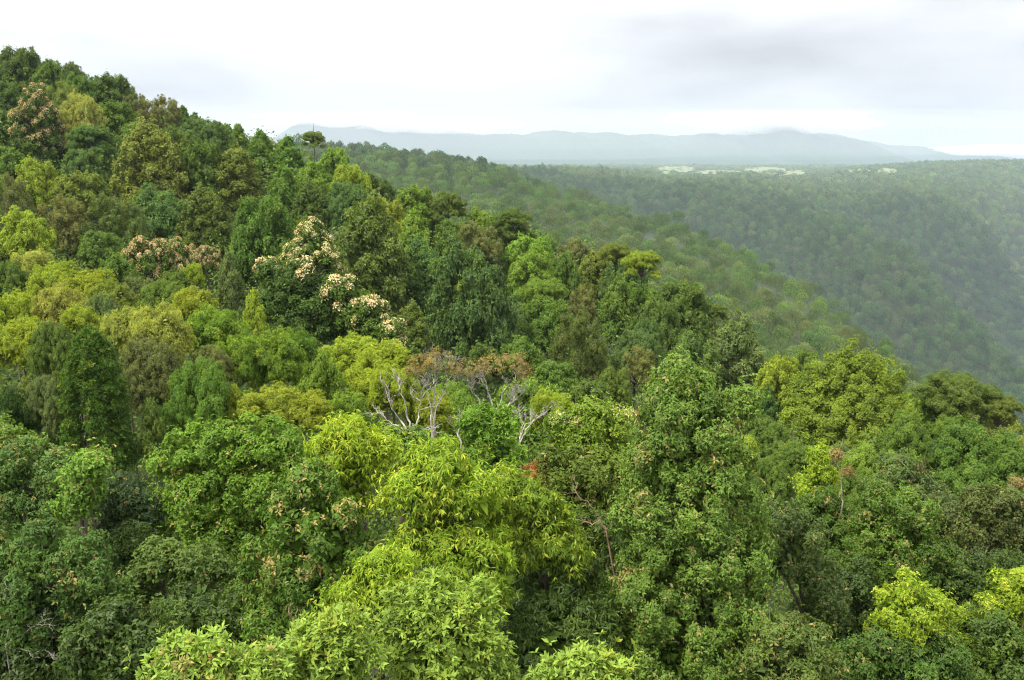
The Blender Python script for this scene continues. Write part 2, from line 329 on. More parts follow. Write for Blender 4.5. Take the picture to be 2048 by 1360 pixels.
def tubes(name, lines, m, sides=7):
    """lines: [(points (n,3), radii (n))] -> one mesh of tapering tubes"""
    VV, QQ, o = [], [], 0
    for P, r in lines:
        P = np.asarray(P, float); n = len(P); T = nz(np.gradient(P, axis=0))
        ref = np.array([.31, .87, .37]); a = nz(np.cross(T, ref)); b = np.cross(T, a)
        th = np.arange(sides) * 2 * math.pi / sides
        ring = P[:, None] + (a[:, None] * np.cos(th)[None, :, None] + b[:, None] * np.sin(th)[None, :, None]) * np.asarray(r)[:, None, None]
        VV.append(ring.reshape(-1, 3)); i = np.arange(n - 1)[:, None] * sides; j = np.arange(sides)[None]; jn = (j + 1) % sides
        QQ.append(np.stack([i + j, i + jn, i + sides + jn, i + sides + j], -1).reshape(-1, 4) + o); o += n * sides
    return quads(name, np.concatenate(VV), np.concatenate(QQ), m, smooth=True)
def bend(a, b, rg, n=7, wob=.08, sag=.0):
    a = np.asarray(a, float); b = np.asarray(b, float); t = np.linspace(0, 1, n)[:, None]; L = np.linalg.norm(b - a)
    p = a + (b - a) * t; w = np.cumsum(rg.normal(size=(n, 3)) * wob * L / n ** .5, 0); w -= w[0] + (w[-1] - w[0]) * t
    p += w; p[:, 2] += sag * L * np.sin(t[:, 0] * math.pi); return p
def limb_lines(lobes, z0, r0, rg, sub=3, reach=.85):
    out = []; top = np.array([0, 0, z0])
    for lb in lobes:
        lb = np.array(lb[:6], float); c = lb[:3]; P = bend(top, c, rg, 8, .09, .06); out.append((P, np.linspace(r0, r0 * .4, 8)))
        for _ in range(sub):
            d = nz(rg.normal(size=3) + np.array([0, 0, .5])); q = c + d * lb[3:6] * reach
            s = P[rg.integers(4, 8)]; out.append((bend(s, q, rg, 6, .12, .04), np.linspace(r0 * .4, r0 * .08, 6)))
    return out

# ------------------------------------------------------------------ things
def empty(name, loc, label, cat, group=None):
    o = bpy.data.objects.new(name, None); COL.objects.link(o); o.location = loc; o.empty_display_size = .5
    o['label'] = label; o['category'] = cat
    if group: o['group'] = group
    return o
def part(name, me, parent, color=None, loc=(0, 0, 0), scale=(1, 1, 1), rotz=0.):
    o = bpy.data.objects.new(name, me); COL.objects.link(o); o.parent = parent; o.location = loc; o.scale = scale; o.rotation_euler = (0, 0, rotz)
    if color is not None: o.color = (*color, 1)
    return o
def single(name, me, kind=None, label=None, cat=None, color=None):
    o = bpy.data.objects.new(name, me); COL.objects.link(o)
    if kind: o['kind'] = kind
    if label: o['label'] = label
    if cat: o['category'] = cat
    if color is not None: o.color = (*color, 1)
    return o

# ------------------------------------------------------------------ ground, hills, pastures
def build_ground():
    ys = np.concatenate([np.linspace(-60, 8, 6), np.exp(np.linspace(math.log(11), math.log(13300), 370))])
    ps = np.linspace(-1, 1, 361); Y, Pp = np.meshgrid(ys, ps, indexing='ij'); X = Pp * (np.maximum(Y, 0) * .78 + 60)
    Z = ground(X, Y); Z += .5 * np.sin(X * .21) * np.sin(Y * .17)
    V = np.stack([X, Y, Z], -1).reshape(-1, 3); n = 361; i = np.arange(len(ys) - 1)[:, None] * n; j = np.arange(n - 1)[None]
    Q = np.stack([i + j, i + j + 1, i + n + j + 1, i + n + j], -1).reshape(-1, 4)
    single('ground', quads('ground', V, Q, M_SOIL, smooth=True), kind='structure')
    return V[:, 2].min()
ZMIN = build_ground()

SKY1 = [(-300,262),(200,262),(440,290),(560,274),(600,252),(650,243),(700,244),(745,260),(775,266),(820,258),(870,252),(920,264),(960,270),(1050,270),(1100,264),(1160,268),(1230,273),(1300,268),(1350,272),(1430,273),(1465,266),(1485,254),(1510,244),(1560,244),(1600,258),(1650,268),(1700,284),(1760,308),(1820,330),(2300,338)]
SKY2 = [(-300,300),(1500,290),(1600,268),(1660,270),(1720,280),(1780,290),(1850,293),(1900,300),(1960,304),(2040,318),(2120,322),(2300,326)]
def mountain(name, prof, Yr, width, seed):
    rg = np.random.default_rng(seed); us = np.linspace(-300, 2300, 520); v = np.interp(us, [p[0] for p in prof], [p[1] for p in prof])
    kk = np.hanning(9); kk /= kk.sum(); v = np.convolve(np.pad(v, 4, mode='edge'), kk, 'valid')
    s = (us - 1024) / F / (CP + .24 * SP); top = zoy(v) * Yr; base = zoy(336) * Yr - 90
    tt = np.linspace(-1, 1, 80); V = []
    for t in tt:
        Yk = Yr + t * width + 40 * np.sin(s * 31 + t * 3) * (1 - abs(t))
        f = np.cos(t * math.pi / 2) ** 1.15
        spur = 1 + .16 * np.sin(s * 46 + 3 * np.sin(s * 13 + seed) + t * 2) * math.sin(math.pi * abs(t)) + .07 * np.sin(s * 120 + t * 7 + seed) * math.sin(math.pi * abs(t))
        z = base + (top - base) * f * spur + rg.normal(0, 2.5, len(us)) * (1 if abs(t) > .02 else 1.6)
        V.append(np.stack([s * Yr, Yk, z], -1))
    V = np.array(V).reshape(-1, 3); n = len(us); i = np.arange(len(tt) - 1)[:, None] * n; j = np.arange(n - 1)[None]
    Q = np.stack([i + j, i + j + 1, i + n + j + 1, i + n + j], -1).reshape(-1, 4)
    single(name, quads(name, V, Q, M_HILL, smooth=True), kind='structure')
mountain('mountain', SKY1, 10300, 1500, 3)
mountain('hills', SKY2, 12200, 1000, 5)

def build_fields():
    for k, (u, v, a, b) in enumerate(FIELDS):
        n = 14; rows = 7; V = []
        for vv in np.linspace(v + b, v - b, rows):
            wob = .82 + .18 * math.sin(vv * 1.7 + u); hwid = a * wob * max(.25, (1 - abs((vv - v) / b) ** 3)) ** .5
            for uu in np.linspace(u - hwid, u + hwid, n):
                # meet the slope: march out along the bearing
                Ys = np.linspace(3200, 7400, 700); d = ray(uu, vv); xs = d[0] / d[1] * Ys; zz = d[2] / d[1] * Ys
                hit = np.nonzero(zz <= canopy(xs, Ys) + 0.0)[0]; kx = hit[0] if len(hit) else 699
                V.append((xs[kx], Ys[kx], float(canopy(xs[kx], Ys[kx])) - 1.0))
        i = np.arange(rows - 1)[:, None] * n; j = np.arange(n - 1)[None]
        Q = np.stack([i + j, i + j + 1, i + n + j + 1, i + n + j], -1).reshape(-1, 4)
        single('field', quads('field', V, Q, M_FIELD, smooth=True), kind='structure')
build_fields()

# ------------------------------------------------------------------ colours of foliage
CL = dict(dark=(.026,.062,.014), dolive=(.050,.078,.018), mid=(.048,.105,.018), fresh=(.095,.180,.022), vivid=(.040,.110,.014),
          yg=(.190,.260,.024), olive=(.100,.130,.028), teal=(.034,.085,.040), brown=(.105,.098,.046), gbrown=(.088,.090,.055),
          pale=(.23,.27,.085), bright=(.20,.29,.022), tan=(.22,.17,.10), rust=(.22,.10,.05), grey=(.070,.105,.060), deep=(.020,.048,.012))
_g = (.080, .134, .036)
CL = {k: (v if k in ('bright', 'rust', 'deep') else tuple(a * .55 + b * .45 for a, b in zip(v, _g))) for k, v in CL.items()}
CL = {k: tuple(min(.6, x * m) for x, m in zip(v, (1.42, 1.32, 1.15))) for k, v in CL.items()}
def jit(c, rg, a=.12): 
    c = np.array(c) * (1 + rg.uniform(-a, a)); return tuple(np.clip(c * (1 + rg.uniform(-a * .6, a * .6, 3)), .005, .9))

# ------------------------------------------------------------------ boughs of the general kinds of tree (built about 4.5 m in radius)
def prof(kind, t):
    if kind == 'cone': return np.clip(1.12 * (1 - t) ** .8 * np.minimum(1, .5 + t * 3), .12, 1)
    if kind == 'col': return np.clip(np.minimum(1, (1.05 - t) * 2.2) * np.minimum(1, .55 + t * 1.5), .15, 1)
    return np.sqrt(np.clip(1 - (t * 1.55 - .58) ** 2, .04, 1))
def gen_lobes(kind, Rr, H, n, rl, rg):
    L = []
    for i in range(n):
        t = (i + .5) / n; t = .12 + .80 * t; th = i * 2.4 + rg.uniform(-.5, .5); r = Rr * rl * rg.uniform(.75, 1.25) * (1.15 - .35 * t)
        rr = max(0, Rr * prof(kind, t) - r * .62); L.append((rr * math.cos(th), rr * math.sin(th), t * H, r, r, r * rg.uniform(.9, 1.3)))
    L.append((0, 0, H - Rr * rl * .9, Rr * rl * .8, Rr * rl * .8, Rr * rl * .9))
    L.append((0, 0, H * .45, Rr * .55, Rr * .55, H * .38)); return L
def umb_lobes(Rr, H, n, rg):
    L = []
    for i in range(n):
        a = i * 2.4 + rg.uniform(-.4, .4); q = ((i + .5) / n) ** .5; r = Rr * rg.uniform(.16, .29)
        L.append(((Rr - r) * q * math.cos(a), (Rr - r) * q * math.sin(a), H * (1 - .38 * q * q) - r * .4 + rg.uniform(-.07, .07) * H - ((.22 + .3 * rg.random()) * H if i % 2 else 0), r, r, r * .58))
    return L
LIB = {}
def lib(kind, st, shape, Rr, H, nv, n=12, rl=.38, matl=None, blossom=False, limbs=True, gap=0., cover=1., back=.5, young=None):
    out = []
    for k in range(nv):
        rg = np.random.default_rng(abs(hash((kind.__len__(), n, k, int(H * 10)))) % 99991 + k * 17 + sum(map(ord, kind)))
        lobes = umb_lobes(Rr, H, n, rg) if shape == 'umb' else gen_lobes(shape, Rr, H, n, rl, rg)
        arr = crown_arrays(lobes, STY[st], rg, gap=gap, back=back, cover=cover, core=True, young=young)
        d = dict(crown=crown_mesh(kind + '_crown', arr, matl or M_LEAF), R=Rr, H=H)
        base = 0.
        sel = lobes if shape == 'umb' else lobes[:6]
        d['branches'] = tubes(kind + '_branches', limb_lines(sel[:16], base, Rr * (.028 if shape == 'umb' else .05), rg, 3 if shape == 'umb' else 2, .9), M_BARK)
        if blossom: d['blossom'] = blossom_mesh(kind + '_blossom', arr[4], rg, size=.26, prob=.93)
        d['base'] = base; out.append(d)
    LIB[kind] = out
lib('lobed', 'med', 'round', 4.5, 7.5, 6, n=21, rl=.29)
lib('column', 'med', 'col', 3.6, 12., 3, n=28, rl=.34)
lib('cone', 'med', 'cone', 4.0, 9., 3, n=22, rl=.26)
lib('umbrella', 'small', 'umb', 5.0, 5.4, 4, n=34, gap=.10)
lib('fine', 'small', 'round', 3.6, 5.0, 2, n=15, rl=.36)
lib('wattle', 'fluff', 'round', 3.2, 4.2, 4, n=15, rl=.33, matl=M_YEL, young=.10)
lib('brown', 'small', 'round', 4.0, 7.0, 2, n=16, rl=.30, gap=.18, cover=.75, matl=M_RUST, young=.05)
lib('bloom', 'med', 'round', 3.6, 5., 3, n=11, rl=.38, blossom=True)
lib('bloomcone', 'med', 'cone', 3.6, 7., 1, n=15, rl=.34, blossom=True)
lib('bloomcol', 'med', 'col', 3.6, 11., 1, n=22, rl=.38, blossom=True)
lib('scrub', 'small', 'round', 4.5, 5.0, 1, n=20, rl=.22, gap=.35, cover=.5)
TRUNK = [tubes('trunk', [(bend((0, 0, 0), (rg_.uniform(-.2, .2), rg_.uniform(-.2, .2), 1.0), rg_, 9, .05), np.array([1.5, 1.12, 1.0, .95, .9, .86, .82, .78, .74]))], M_BARK, 9) for rg_ in [np.random.default_rng(s) for s in (1, 2, 3)]]
TRUNKP = [tubes('trunk_pale', [(bend((0, 0, 0), (.1, .1, 1.0), np.random.default_rng(9), 9, .05), np.linspace(1.4, .75, 9))], M_PALE, 9)]
NAMEOF = dict(lobed='rainforest_tree', column='tall_rainforest_tree', cone='pointed_rainforest_tree', umbrella='flat_topped_tree', fine='round_evergreen_tree',
              wattle='wattle_tree', brown='brown_leaved_tree', bloom='blossoming_tree', bloomcone='blossoming_tree', bloomcol='blossoming_tree', scrub='sparse_scrubby_tree')
placed = []          # u, v centre, hw, h, Y
def place(kind, u, v, hw, h, Y, color, label, group=None, rg=rng, var=None):
    P, t = at(u, v, Y); mpx = t / F; d = LIB[kind][int(rg.integers(len(LIB[kind]))) if var is None else var % len(LIB[kind])]
    sr = hw * mpx / d['R']; el = abs(math.atan2(P[2], Y)); hz_ = h * mpx / math.cos(el); 
    sz = hz_ / d['H']; sz = min(max(sz, sr * .55), sr * 1.45)
    if kind in ('lobed', 'column', 'cone', 'fine', 'brown'): sz *= 1.25
    hz_ = sz * d['H']; top = P[2]; g = float(ground(P[0], P[1])) - .3; zb = top - hz_ - .3 * sr
    root = empty(NAMEOF[kind], (P[0], P[1], g), label, 'tree', group)
    if zb < g + 1.0: zb = g + 1.0 if top - g > hz_ * .7 else g - .1
    zc = zb - g; rz = float(rg.uniform(0, .9)) - .45; col = jit(CL[color], rg, .10)
    part('crown', d['crown'], root, col, (0, 0, zc), (sr, sr, sz), rz)
    part('branches', d['branches'], root, None, (0, 0, zc), (sr, sr, sz), rz)
    th_ = max(.6, zc + d['base'] * sz + .25 * sr); tr_ = .04 * 4.5 * sr
    part('trunk', TRUNK[int(rg.integers(3))], root, None, (0, 0, 0), (tr_, tr_, th_), rz)
    if 'blossom' in d: part('blossom', d['blossom'], root, (.54, .48, .34) if kind == 'bloomcone' else (.46, .34, .25), (0, 0, zc), (sr, sr, sz), rz)
    placed.append((u, v + h * .5, hw, h * .5, Y)); return root

# ------------------------------------------------------------------ single trees of the photograph beyond about 42 m
T = [
 # skyline and upper left hillside
 ('lobed',38,97,46,80,186,'dark','dark green broad tree, highest crown where the hillside meets the left edge of the sky'),
 ('lobed',100,124,34,60,184,'mid','mid green round tree just right of and below the highest skyline crown'),
 ('fine',140,131,30,50,186,'dark','small dark dense tree on the skyline above the olive tree'),
 ('lobed',160,150,34,70,176,'mid','green tree with a pointed top below the skyline, left of the dark skyline dome'),
 ('lobed',219,149,42,64,180,'dark','dark domed tree poking out of the skyline above the blossom tree side of the hill'),
 ('brown',124,160,34,62,165,'olive','olive tree just right of the tall brownish pink blossom tree'),
 ('lobed',20,165,40,60,172,'dark','dark tree under the highest skyline crown at the left edge'),
 ('lobed',14,225,40,80,160,'dark','very dark tree at the left edge beside the tall blossom tree'),
 ('lobed',10,290,48,70,140,'mid','mid green tree at the left edge below the tall blossom tree'),
 ('fine',155,196,42,80,156,'pale','light sage green rounded tree high on the left hillside'),
 ('lobed',226,203,40,56,166,'mid','mid green clumpy tree right of the light sage green tree'),
 ('scrub',262,185,30,50,178,'gbrown','sparse grey brown scrubby tree on the skyline, left one of two'),
 ('scrub',312,192,46,60,177,'gbrown','sparse grey brown scrubby tree on the skyline, the wider right one'),
 ('cone',365,208,16,36,186,'mid','slim pointed tree on the skyline just past the brown scrub'),
 ('cone',388,222,18,34,184,'dark','second slim pointed tree going down the skyline past the brown scrub'),
 ('umbrella',182,250,50,50,142,'teal','blue green spreading tree with its grey trunk showing, below the sage green tree'),
 ('lobed',208,268,36,110,156,'dark','dark tree behind the blue green spreading tree on the left hillside'),
 ('lobed',128,262,34,100,158,'mid','mid green tree right behind the foot of the tall blossom tree'),
 ('lobed',160,300,36,60,134,'teal','blue green tree under the spreading tree on the left hillside'),
 ('column',292,238,66,185,136,'olive','big tall tree with yellowish olive top in the middle of the left hillside'),
 ('lobed',360,262,42,80,142,'dolive','dark olive tree leaning on the right of the big olive topped tree'),
 ('fine',402,241,52,60,162,'teal','dense blue green dome under the skyline, right of the big olive topped tree'),
 ('lobed',402,285,44,100,140,'mid','tall green tree between the big olive topped tree and the pale viny tree'),
 ('column',468,287,46,115,141,'olive','pale olive tree hung with vines below the slim skyline tree'),
 ('cone',476,244,22,52,176,'mid','slim upright tree standing out of the skyline left of the mountain'),
 ('cone',520,256,36,66,170,'vivid','pointed vivid green tree on the skyline just left of the mountain'),
 ('cone',574,267,34,62,166,'mid','pointed green tree on the skyline in front of the mountain foot'),
 ('umbrella',627,262,27,30,168,'olive','small sparse flat topped tree standing against the pale mountain'),
 ('cone',566,322,46,100,142,'vivid','bright green cone shaped tree right of the pale viny tree'),
 ('cone',620,318,42,90,146,'fresh','fresh green cone shaped tree below the sparse flat topped tree'),
 ('lobed',525,398,66,145,116,'vivid','big vivid dark green tree of round lobes above the pyramid blossom tree'),
 ('column',405,368,46,130,122,'dolive','dark olive tall tree left of the vivid green lobed tree'),
 ('lobed',325,378,62,112,124,'teal','deep green wide tree above the pink blossom row, its trunk showing below'),
 ('lobed',72,318,38,82,131,'yg','yellow green tree below the tall brownish pink blossom tree'),
 ('lobed',160,345,52,74,126,'olive','brownish green dome left of the big olive topped tree'),
 ('brown',122,388,52,100,110,'brown','purplish brown rounded tree low on the left hillside'),
 ('brown',226,395,66,100,112,'dolive','rusty tinged olive dome right of the purplish brown tree'),
 ('brown',14,345,38,115,106,'gbrown','grey brown tree standing at the left edge of the hillside'),
 ('lobed',52,420,46,84,96,'yg','yellow green lobed tree below the grey brown tree'),
 ('lobed',200,462,40,60,96,'mid','green tree in front of the rusty tinged olive dome'),
 ('column',620,360,34,100,132,'dark','dark narrow tree above and right of the vivid green lobed tree'),
 ('fine',692,370,46,66,134,'teal','blue green dense tree right of the dark narrow tree'),
 ('lobed',700,333,42,84,150,'yg','yellow green tree along the hill edge below the sparse flat topped tree'),
 ('lobed',668,300,36,60,166,'fresh','fresh green rounded tree on the falling hill edge in front of the far ridge'),
 ('lobed',752,352,42,70,156,'dark','dark tree on the falling hill edge above the tall dark olive tree'),
 ('lobed',770,395,40,90,138,'yg','yellow green tree behind the tall dark olive tree'),
 ('lobed',828,372,42,70,154,'fresh','light green tree on the hill edge left of the flat topped pair'),
 ('cone',826,412,46,110,128,'fresh','fresh green pointed tree right of the tall dark olive tree'),
 ('umbrella',895,384,46,52,152,'dolive','dark olive flat topped tree on the hill edge, left one of the pair'),
 ('umbrella',1022,418,54,56,150,'dolive','dark flat topped tree with a pale leaning stem, right one of the pair'),
 ('lobed',965,420,34,60,152,'fresh','fresh green tree between the two dark flat topped trees'),
 ('lobed',905,440,34,60,142,'mid','green tree under the left dark flat topped tree'),
 ('brown',948,446,56,78,134,'brown','grey brown spreading tree under the two dark flat topped trees'),
 ('lobed',1058,470,50,72,134,'fresh','green tree below the right dark flat topped tree'),
 # centre
 ('column',735,388,76,260,106,'dolive','very tall dark olive tree right of the pyramid blossom tree'),
 ('column',838,472,48,165,111,'teal','blue green tall tree between the dark olive giant and the big lobed tree'),
 ('lobed',945,494,86,250,101,'teal','biggest dark blue green lobed tree in the middle of the slope'),
 ('column',822,604,38,105,92,'dolive','dark tree standing behind the lower end of the cream blossom band'),
 ('lobed',1065,502,44,78,126,'fresh','fresh green rounded tree right of the biggest blue green tree'),
 ('umbrella',1085,556,60,72,110,'fresh','bright green layered flat topped tree right of the biggest blue green tree'),
 ('lobed',1092,600,54,95,106,'mid','green tree standing under the bright green layered tree'),
 ('lobed',1130,510,30,72,132,'mid','small green tree on the hill edge left of the yellow green flat topped cluster'),
 ('umbrella',1232,484,44,46,138,'olive','yellow green flat topped tree, left crown of the cluster on the hill edge'),
 ('umbrella',1285,500,46,52,134,'yg','yellow green flat topped tree, right crown of the cluster on the hill edge'),
 ('cone',1240,546,50,110,121,'mid','green pointed tree under the yellow green flat topped cluster'),
 ('brown',1165,570,28,58,122,'brown','small grey brown tree left of the green pointed tree'),
 ('brown',1157,630,56,165,89,'dolive','tall brownish olive tree with drooping foliage in mid slope'),
 ('fine',1272,668,48,76,92,'teal','blue green rounded tree right of the tall brownish olive tree'),
 ('fine',1297,646,30,64,101,'teal','teal rounded tree above the other blue green rounded one'),
 ('brown',1277,690,36,62,86,'brown','brown twiggy tree above the peak of the vine covered tower tree'),
 ('fine',1230,742,32,56,80,'dolive','dark round bush like tree left of the peak of the vine covered tower tree'),
 ('lobed',1320,600,40,80,112,'dark','dark tree on the slope above the teal rounded tree'),
 ('lobed',1365,566,56,98,120,'dark','dark green lobed tree on the right end of the near hill edge'),
 ('umbrella',1432,608,32,30,124,'dolive','small flat topped tree at the right end of the near hill edge'),
 ('lobed',1390,670,52,100,86,'teal','fresh blue green tree behind the peak of the vine covered tower tree'),
 ('column',1475,630,56,185,88,'grey','tall grey green tree behind the right shoulder of the vine covered tower tree'),
 ('lobed',1562,714,42,90,82,'yg','yellow green leafy tree right of the tall grey green tree'),
 ('lobed',1612,700,30,56,96,'mid','dark green tree on the edge left of the wide dome tree'),
 ('column',1535,775,22,80,80,'teal','narrow dark blue green tree in the gap left of the wide dome tree'),
 ('lobed',1040,680,46,66,86,'vivid','dark green tree behind the rust topped bare branches'),
 ('lobed',972,690,38,60,84,'dark','very dark tree behind the gap between the two rust topped trees'),
 ('lobed',1110,722,44,60,80,'mid','green tree right of the rust topped bare trees'),
 ('lobed',1056,772,42,60,66,'mid','mid green rounded tree above the small bare tree'),
 ('lobed',1180,760,40,50,70,'dark','dark tree below the tall brownish olive tree'),
 # blossoming ones
 ('bloom',290,480,48,85,88,'dark','pink blossoming tree, widest and left one of the row'),
 ('bloom',362,484,40,76,90,'dark','pink blossoming tree, middle one of the row'),
 ('bloom',412,492,24,66,90,'dark','small pink blossoming tree, right end of the row'),
 ('bloomcone',622,440,60,118,92,'mid','cream and pink blossoming tree shaped like a pyramid'),
 # wattles and scrub of the middle left
 ('wattle',60,505,40,60,88,'pale','pale green feathery tree below the yellow green lobed tree'),
 ('wattle',110,528,42,60,84,'yg','feathery light green tree left of the pale one, above the yellow dome'),
 ('fine',18,530,36,60,84,'mid','dark green bushy tree at the left edge above the feathery trees'),
 ('lobed',232,512,40,60,84,'mid','green tree left of the pink blossom row'),
 ('wattle',95,545,38,66,76,'yg','yellow feathery dome, left half of the golden green pair'),
 ('wattle',175,548,56,80,72,'yg','yellow feathery dome, right half of the golden green pair'),
 ('wattle',222,570,42,80,68,'olive','olive gold tree at the right of the golden green pair'),
 ('wattle',120,580,46,80,64,'pale','pale yellow feathery tree in front of the golden green pair'),
 ('wattle',22,592,44,80,64,'yg','yellow feathery tree at the left edge, upper one'),
 ('wattle',40,645,50,80,58,'yg','yellow feathery tree at the left edge over a dark hollow'),
 ('fine',105,655,42,90,55,'dolive','dark viny tree between the feathery tree and the dark conifer'),
 ('wattle',160,618,34,60,58,'yg','small bright feathery tree just above the dark conifer'),
 ('fine',205,598,36,70,62,'grey','grey green bushy tree above and right of the dark conifer'),
 ('wattle',245,625,42,90,54,'pale','pale flowering feathery tree, left half of the cream topped pair'),
 ('wattle',322,618,52,100,52,'pale','pale flowering feathery tree, right half of the cream topped pair'),
 ('fine',290,690,60,100,49,'gbrown','grey brown tangled tree under the cream topped pair'),
 ('fine',330,570,50,66,68,'mid','green rounded tree above the cream topped pair'),
 ('fine',275,560,40,60,72,'grey','grey green tree under the widest pink blossoming tree'),
 ('wattle',388,580,38,70,63,'yg','bright green leafy tree right of the cream topped pair'),
 ('cone',455,498,32,110,80,'grey','slim grey conical tree right of the pink blossom row'),
 ('wattle',385,530,20,40,78,'yg','little yellow green tree in front of the pink blossom row'),
 ('lobed',345,545,38,60,75,'mid','green tree under the pink blossom row'),
 ('cone',505,574,30,90,66,'yg','slim yellow green tree left of the dark dome with blossom'),
 ('wattle',430,625,58,90,58,'fresh','light green feathery tree in the middle of the scrub'),
 ('wattle',470,680,50,90,54,'fresh','light green feathery tree left of the fresh green pair'),
 ('wattle',548,668,54,90,55,'fresh','fresh green leafy tree below the dark dome with blossom'),
 ('wattle',600,672,42,80,58,'mid','mid green leafy tree under the cream blossom band'),
 ('lobed',642,712,44,100,52,'fresh','fresh green tree with pale twigs left of the golden wattle group'),
 ('wattle',700,678,60,70,64,'yg','golden green wattle, upper left of its group'),
 ('wattle',770,690,56,70,62,'yg','golden green wattle, upper right of its group, beside the rust topped tree'),
 ('wattle',720,738,54,80,54,'yg','golden green wattle, middle of its group'),
 ('wattle',785,742,46,80,52,'yg','golden green wattle right behind the bare white branches'),
 ('wattle',690,790,46,60,49,'fresh','green wattle in the lowest row of the golden group'),
 ('wattle',860,790,44,60,52,'yg','golden green wattle between the two bare trees'),
 ('fine',405,742,74,150,46,'vivid','dark green dense dome with small leaves left of the yellow shrubs'),
 ('cone',468,765,26,80,46,'yg','narrow yellow green tree touching the dark dense dome'),
 ('wattle',540,778,58,70,45,'yg','golden feathery shrub like tree, left of two above the light green tree'),
 ('wattle',610,790,48,60,45,'yg','golden feathery shrub like tree, right of two above the light green tree'),
 ('fine',420,700,40,60,52,'gbrown','grey twiggy tree just above the dark dense dome'),
 ('cone',48,748,26,110,44,'olive','slim yellow green tree left of the dark conifer'),
 ('fine',92,765,42,110,43,'grey','grey green bushy tree between the slim tree and the dark conifer'),
 ('cone',300,790,34,130,43,'dolive','slim olive tree right of the dark conifer'),
 ('fine',15,790,40,90,42,'deep','very dark tree in the hollow at the left edge'),
 ('wattle',1105,790,44,70,50,'yg','yellow green tree right of the small bare tree'),
 ('wattle',1150,822,36,60,48,'olive','olive tree in front of the dark slope trees, left of the cream tipped one'),
 ('brown',1075,916,36,46,40,'rust','low rusty brown bush right of the light green tree in the centre'),
 # right side
 ('umbrella',1920,744,96,86,77,'dolive','wide dark tree with spreading visible limbs at the right'),
 ('umbrella',2000,790,52,60,76,'olive','flat topped tree at the right edge beside the wide dark spreading one'),
 ('fine',1845,842,76,112,51,'mid','rounded green tree in front of the wide dark spreading tree'),
 ('fine',1962,864,96,125,48,'mid','broad pale green rounded tree at the right edge'),
 ('fine',1750,905,60,80,46,'fresh','light green rounded tree below the wide dome tree'),
 ('fine',1525,842,50,56,62,'mid','low green tree below the narrow dark blue green tree'),
 ('brown',1490,820,24,34,64,'tan','small tan tree beside the right shoulder of the tower tree'),
 ('umbrella',1585,884,64,62,46,'mid','flat layered green tree left of the bright spire'),
 ('fine',1540,930,46,80,44,'mid','green tree under the flat layered tree'),
 ('lobed',1480,868,36,60,55,'yg','yellow green tree just right of the tower tree'),
 ('fine',1690,900,40,60,48,'grey','grey green tree behind the bright spire'),
 ('fine',1720,955,50,70,42,'mid','green rounded tree behind the rust tufted vine trees'),
]
TREES_TALLBLOSSOM = ('bloomcol',66,168,42,150,151,'dark','tall narrow tree covered all over in brownish pink blossom')
for k, row in enumerate(T + [TREES_TALLBLOSSOM]):
    place(*row, rg=np.random.default_rng(100 + k), var=k)

# ------------------------------------------------------------------ near trees, bough by bough
def px_lobes(rows, Y):
    us = np.array([r[0] for r in rows]); vs = np.array([r[1] for r in rows]); u0 = us.mean(); P0, t0 = at(u0, vs.max(), Y)
    out = []
    for r in rows:
        dY = r[4] if len(r) > 4 else 0.; P, t = at(r[0], r[1], Y + dY); m = t / F; el = abs(math.atan2(P[2], Y))
        rx = r[2] * m; rz = r[3] * m / max(.75, math.cos(el)) * .95
        out.append((P[0], P[1], P[2], rx, (rx * .8 + rz * .2) if len(r) < 6 else r[5], rz))
    return out, P0
def hero(name, label, Y, rows, st, m, color, young=None, young_top=0., trunkm=None, cover=1., scale=1., stretch=1., extra=None, limbs=2, gap=0., blossom=None, bmat=None, core=True):
    rg = np.random.default_rng(int(Y * 31 + rows[0][0])); lobes, P0 = px_lobes(rows, Y)
    bx = np.mean([l[0] for l in lobes[-2:]]); by = np.mean([l[1] for l in lobes]); g = float(ground(bx, by)) - .2
    zlow = min(l[2] - l[5] for l in lobes)
    if zlow < g + .5: g = zlow - 1.2
    root = empty(name, (bx, by, g), label, 'tree')
    loc = [(l[0] - bx, l[1] - by, l[2] - g, *l[3:6]) for l in lobes]
    arr = crown_arrays(loc, STY[st], rg, scale=scale, stretch=stretch, young=young, young_top=young_top, cover=cover, gap=gap, back=.4, low=-.75, core=core)
    part('crown', crown_mesh(name + '_crown', arr, m), root, CL[color] if isinstance(color, str) else color)
    big = sorted(loc, key=lambda l: -l[3] * l[5])[:8]; zt = min(l[2] for l in loc); zt = max(zt * .9, 1.)
    lines = []
    for lb in loc: 
        lb = np.array(lb); s = np.array([0, 0, max(zt * .55, min(zt, lb[2] - 1))]); Pl = bend(s, lb[:3] + np.array([0, 0, lb[5] * .3]), rg, 9, .07, .05); lines.append((Pl, np.linspace(.07, .02, 9)))
        for _ in range(limbs + int(lb[3] * 2)):
            d = nz(rg.normal(size=3) + np.array([0, -.3, .6])); lines.append((bend(Pl[rg.integers(4, 9)], lb[:3] + d * lb[3:6] * rg.uniform(.8, 1.02), rg, 7, .13), np.linspace(.03, .006, 7)))
    part('branches', tubes(name + '_branches', lines, trunkm or M_BARK, 5), root)
    part('trunk', tubes(name + '_trunk', [(bend((0, 0, 0), (0, 0, zt), rg, 10, .05), np.linspace(.26, .14, 10))], trunkm or M_BARK, 9), root)
    if blossom: part('blossom', blossom_mesh(name + '_blossom', arr[4], rg, **blossom), root, (.54, .47, .35))
    for r in rows: placed.append((r[0], r[1], r[2], r[3], Y))
    return root, arr, loc

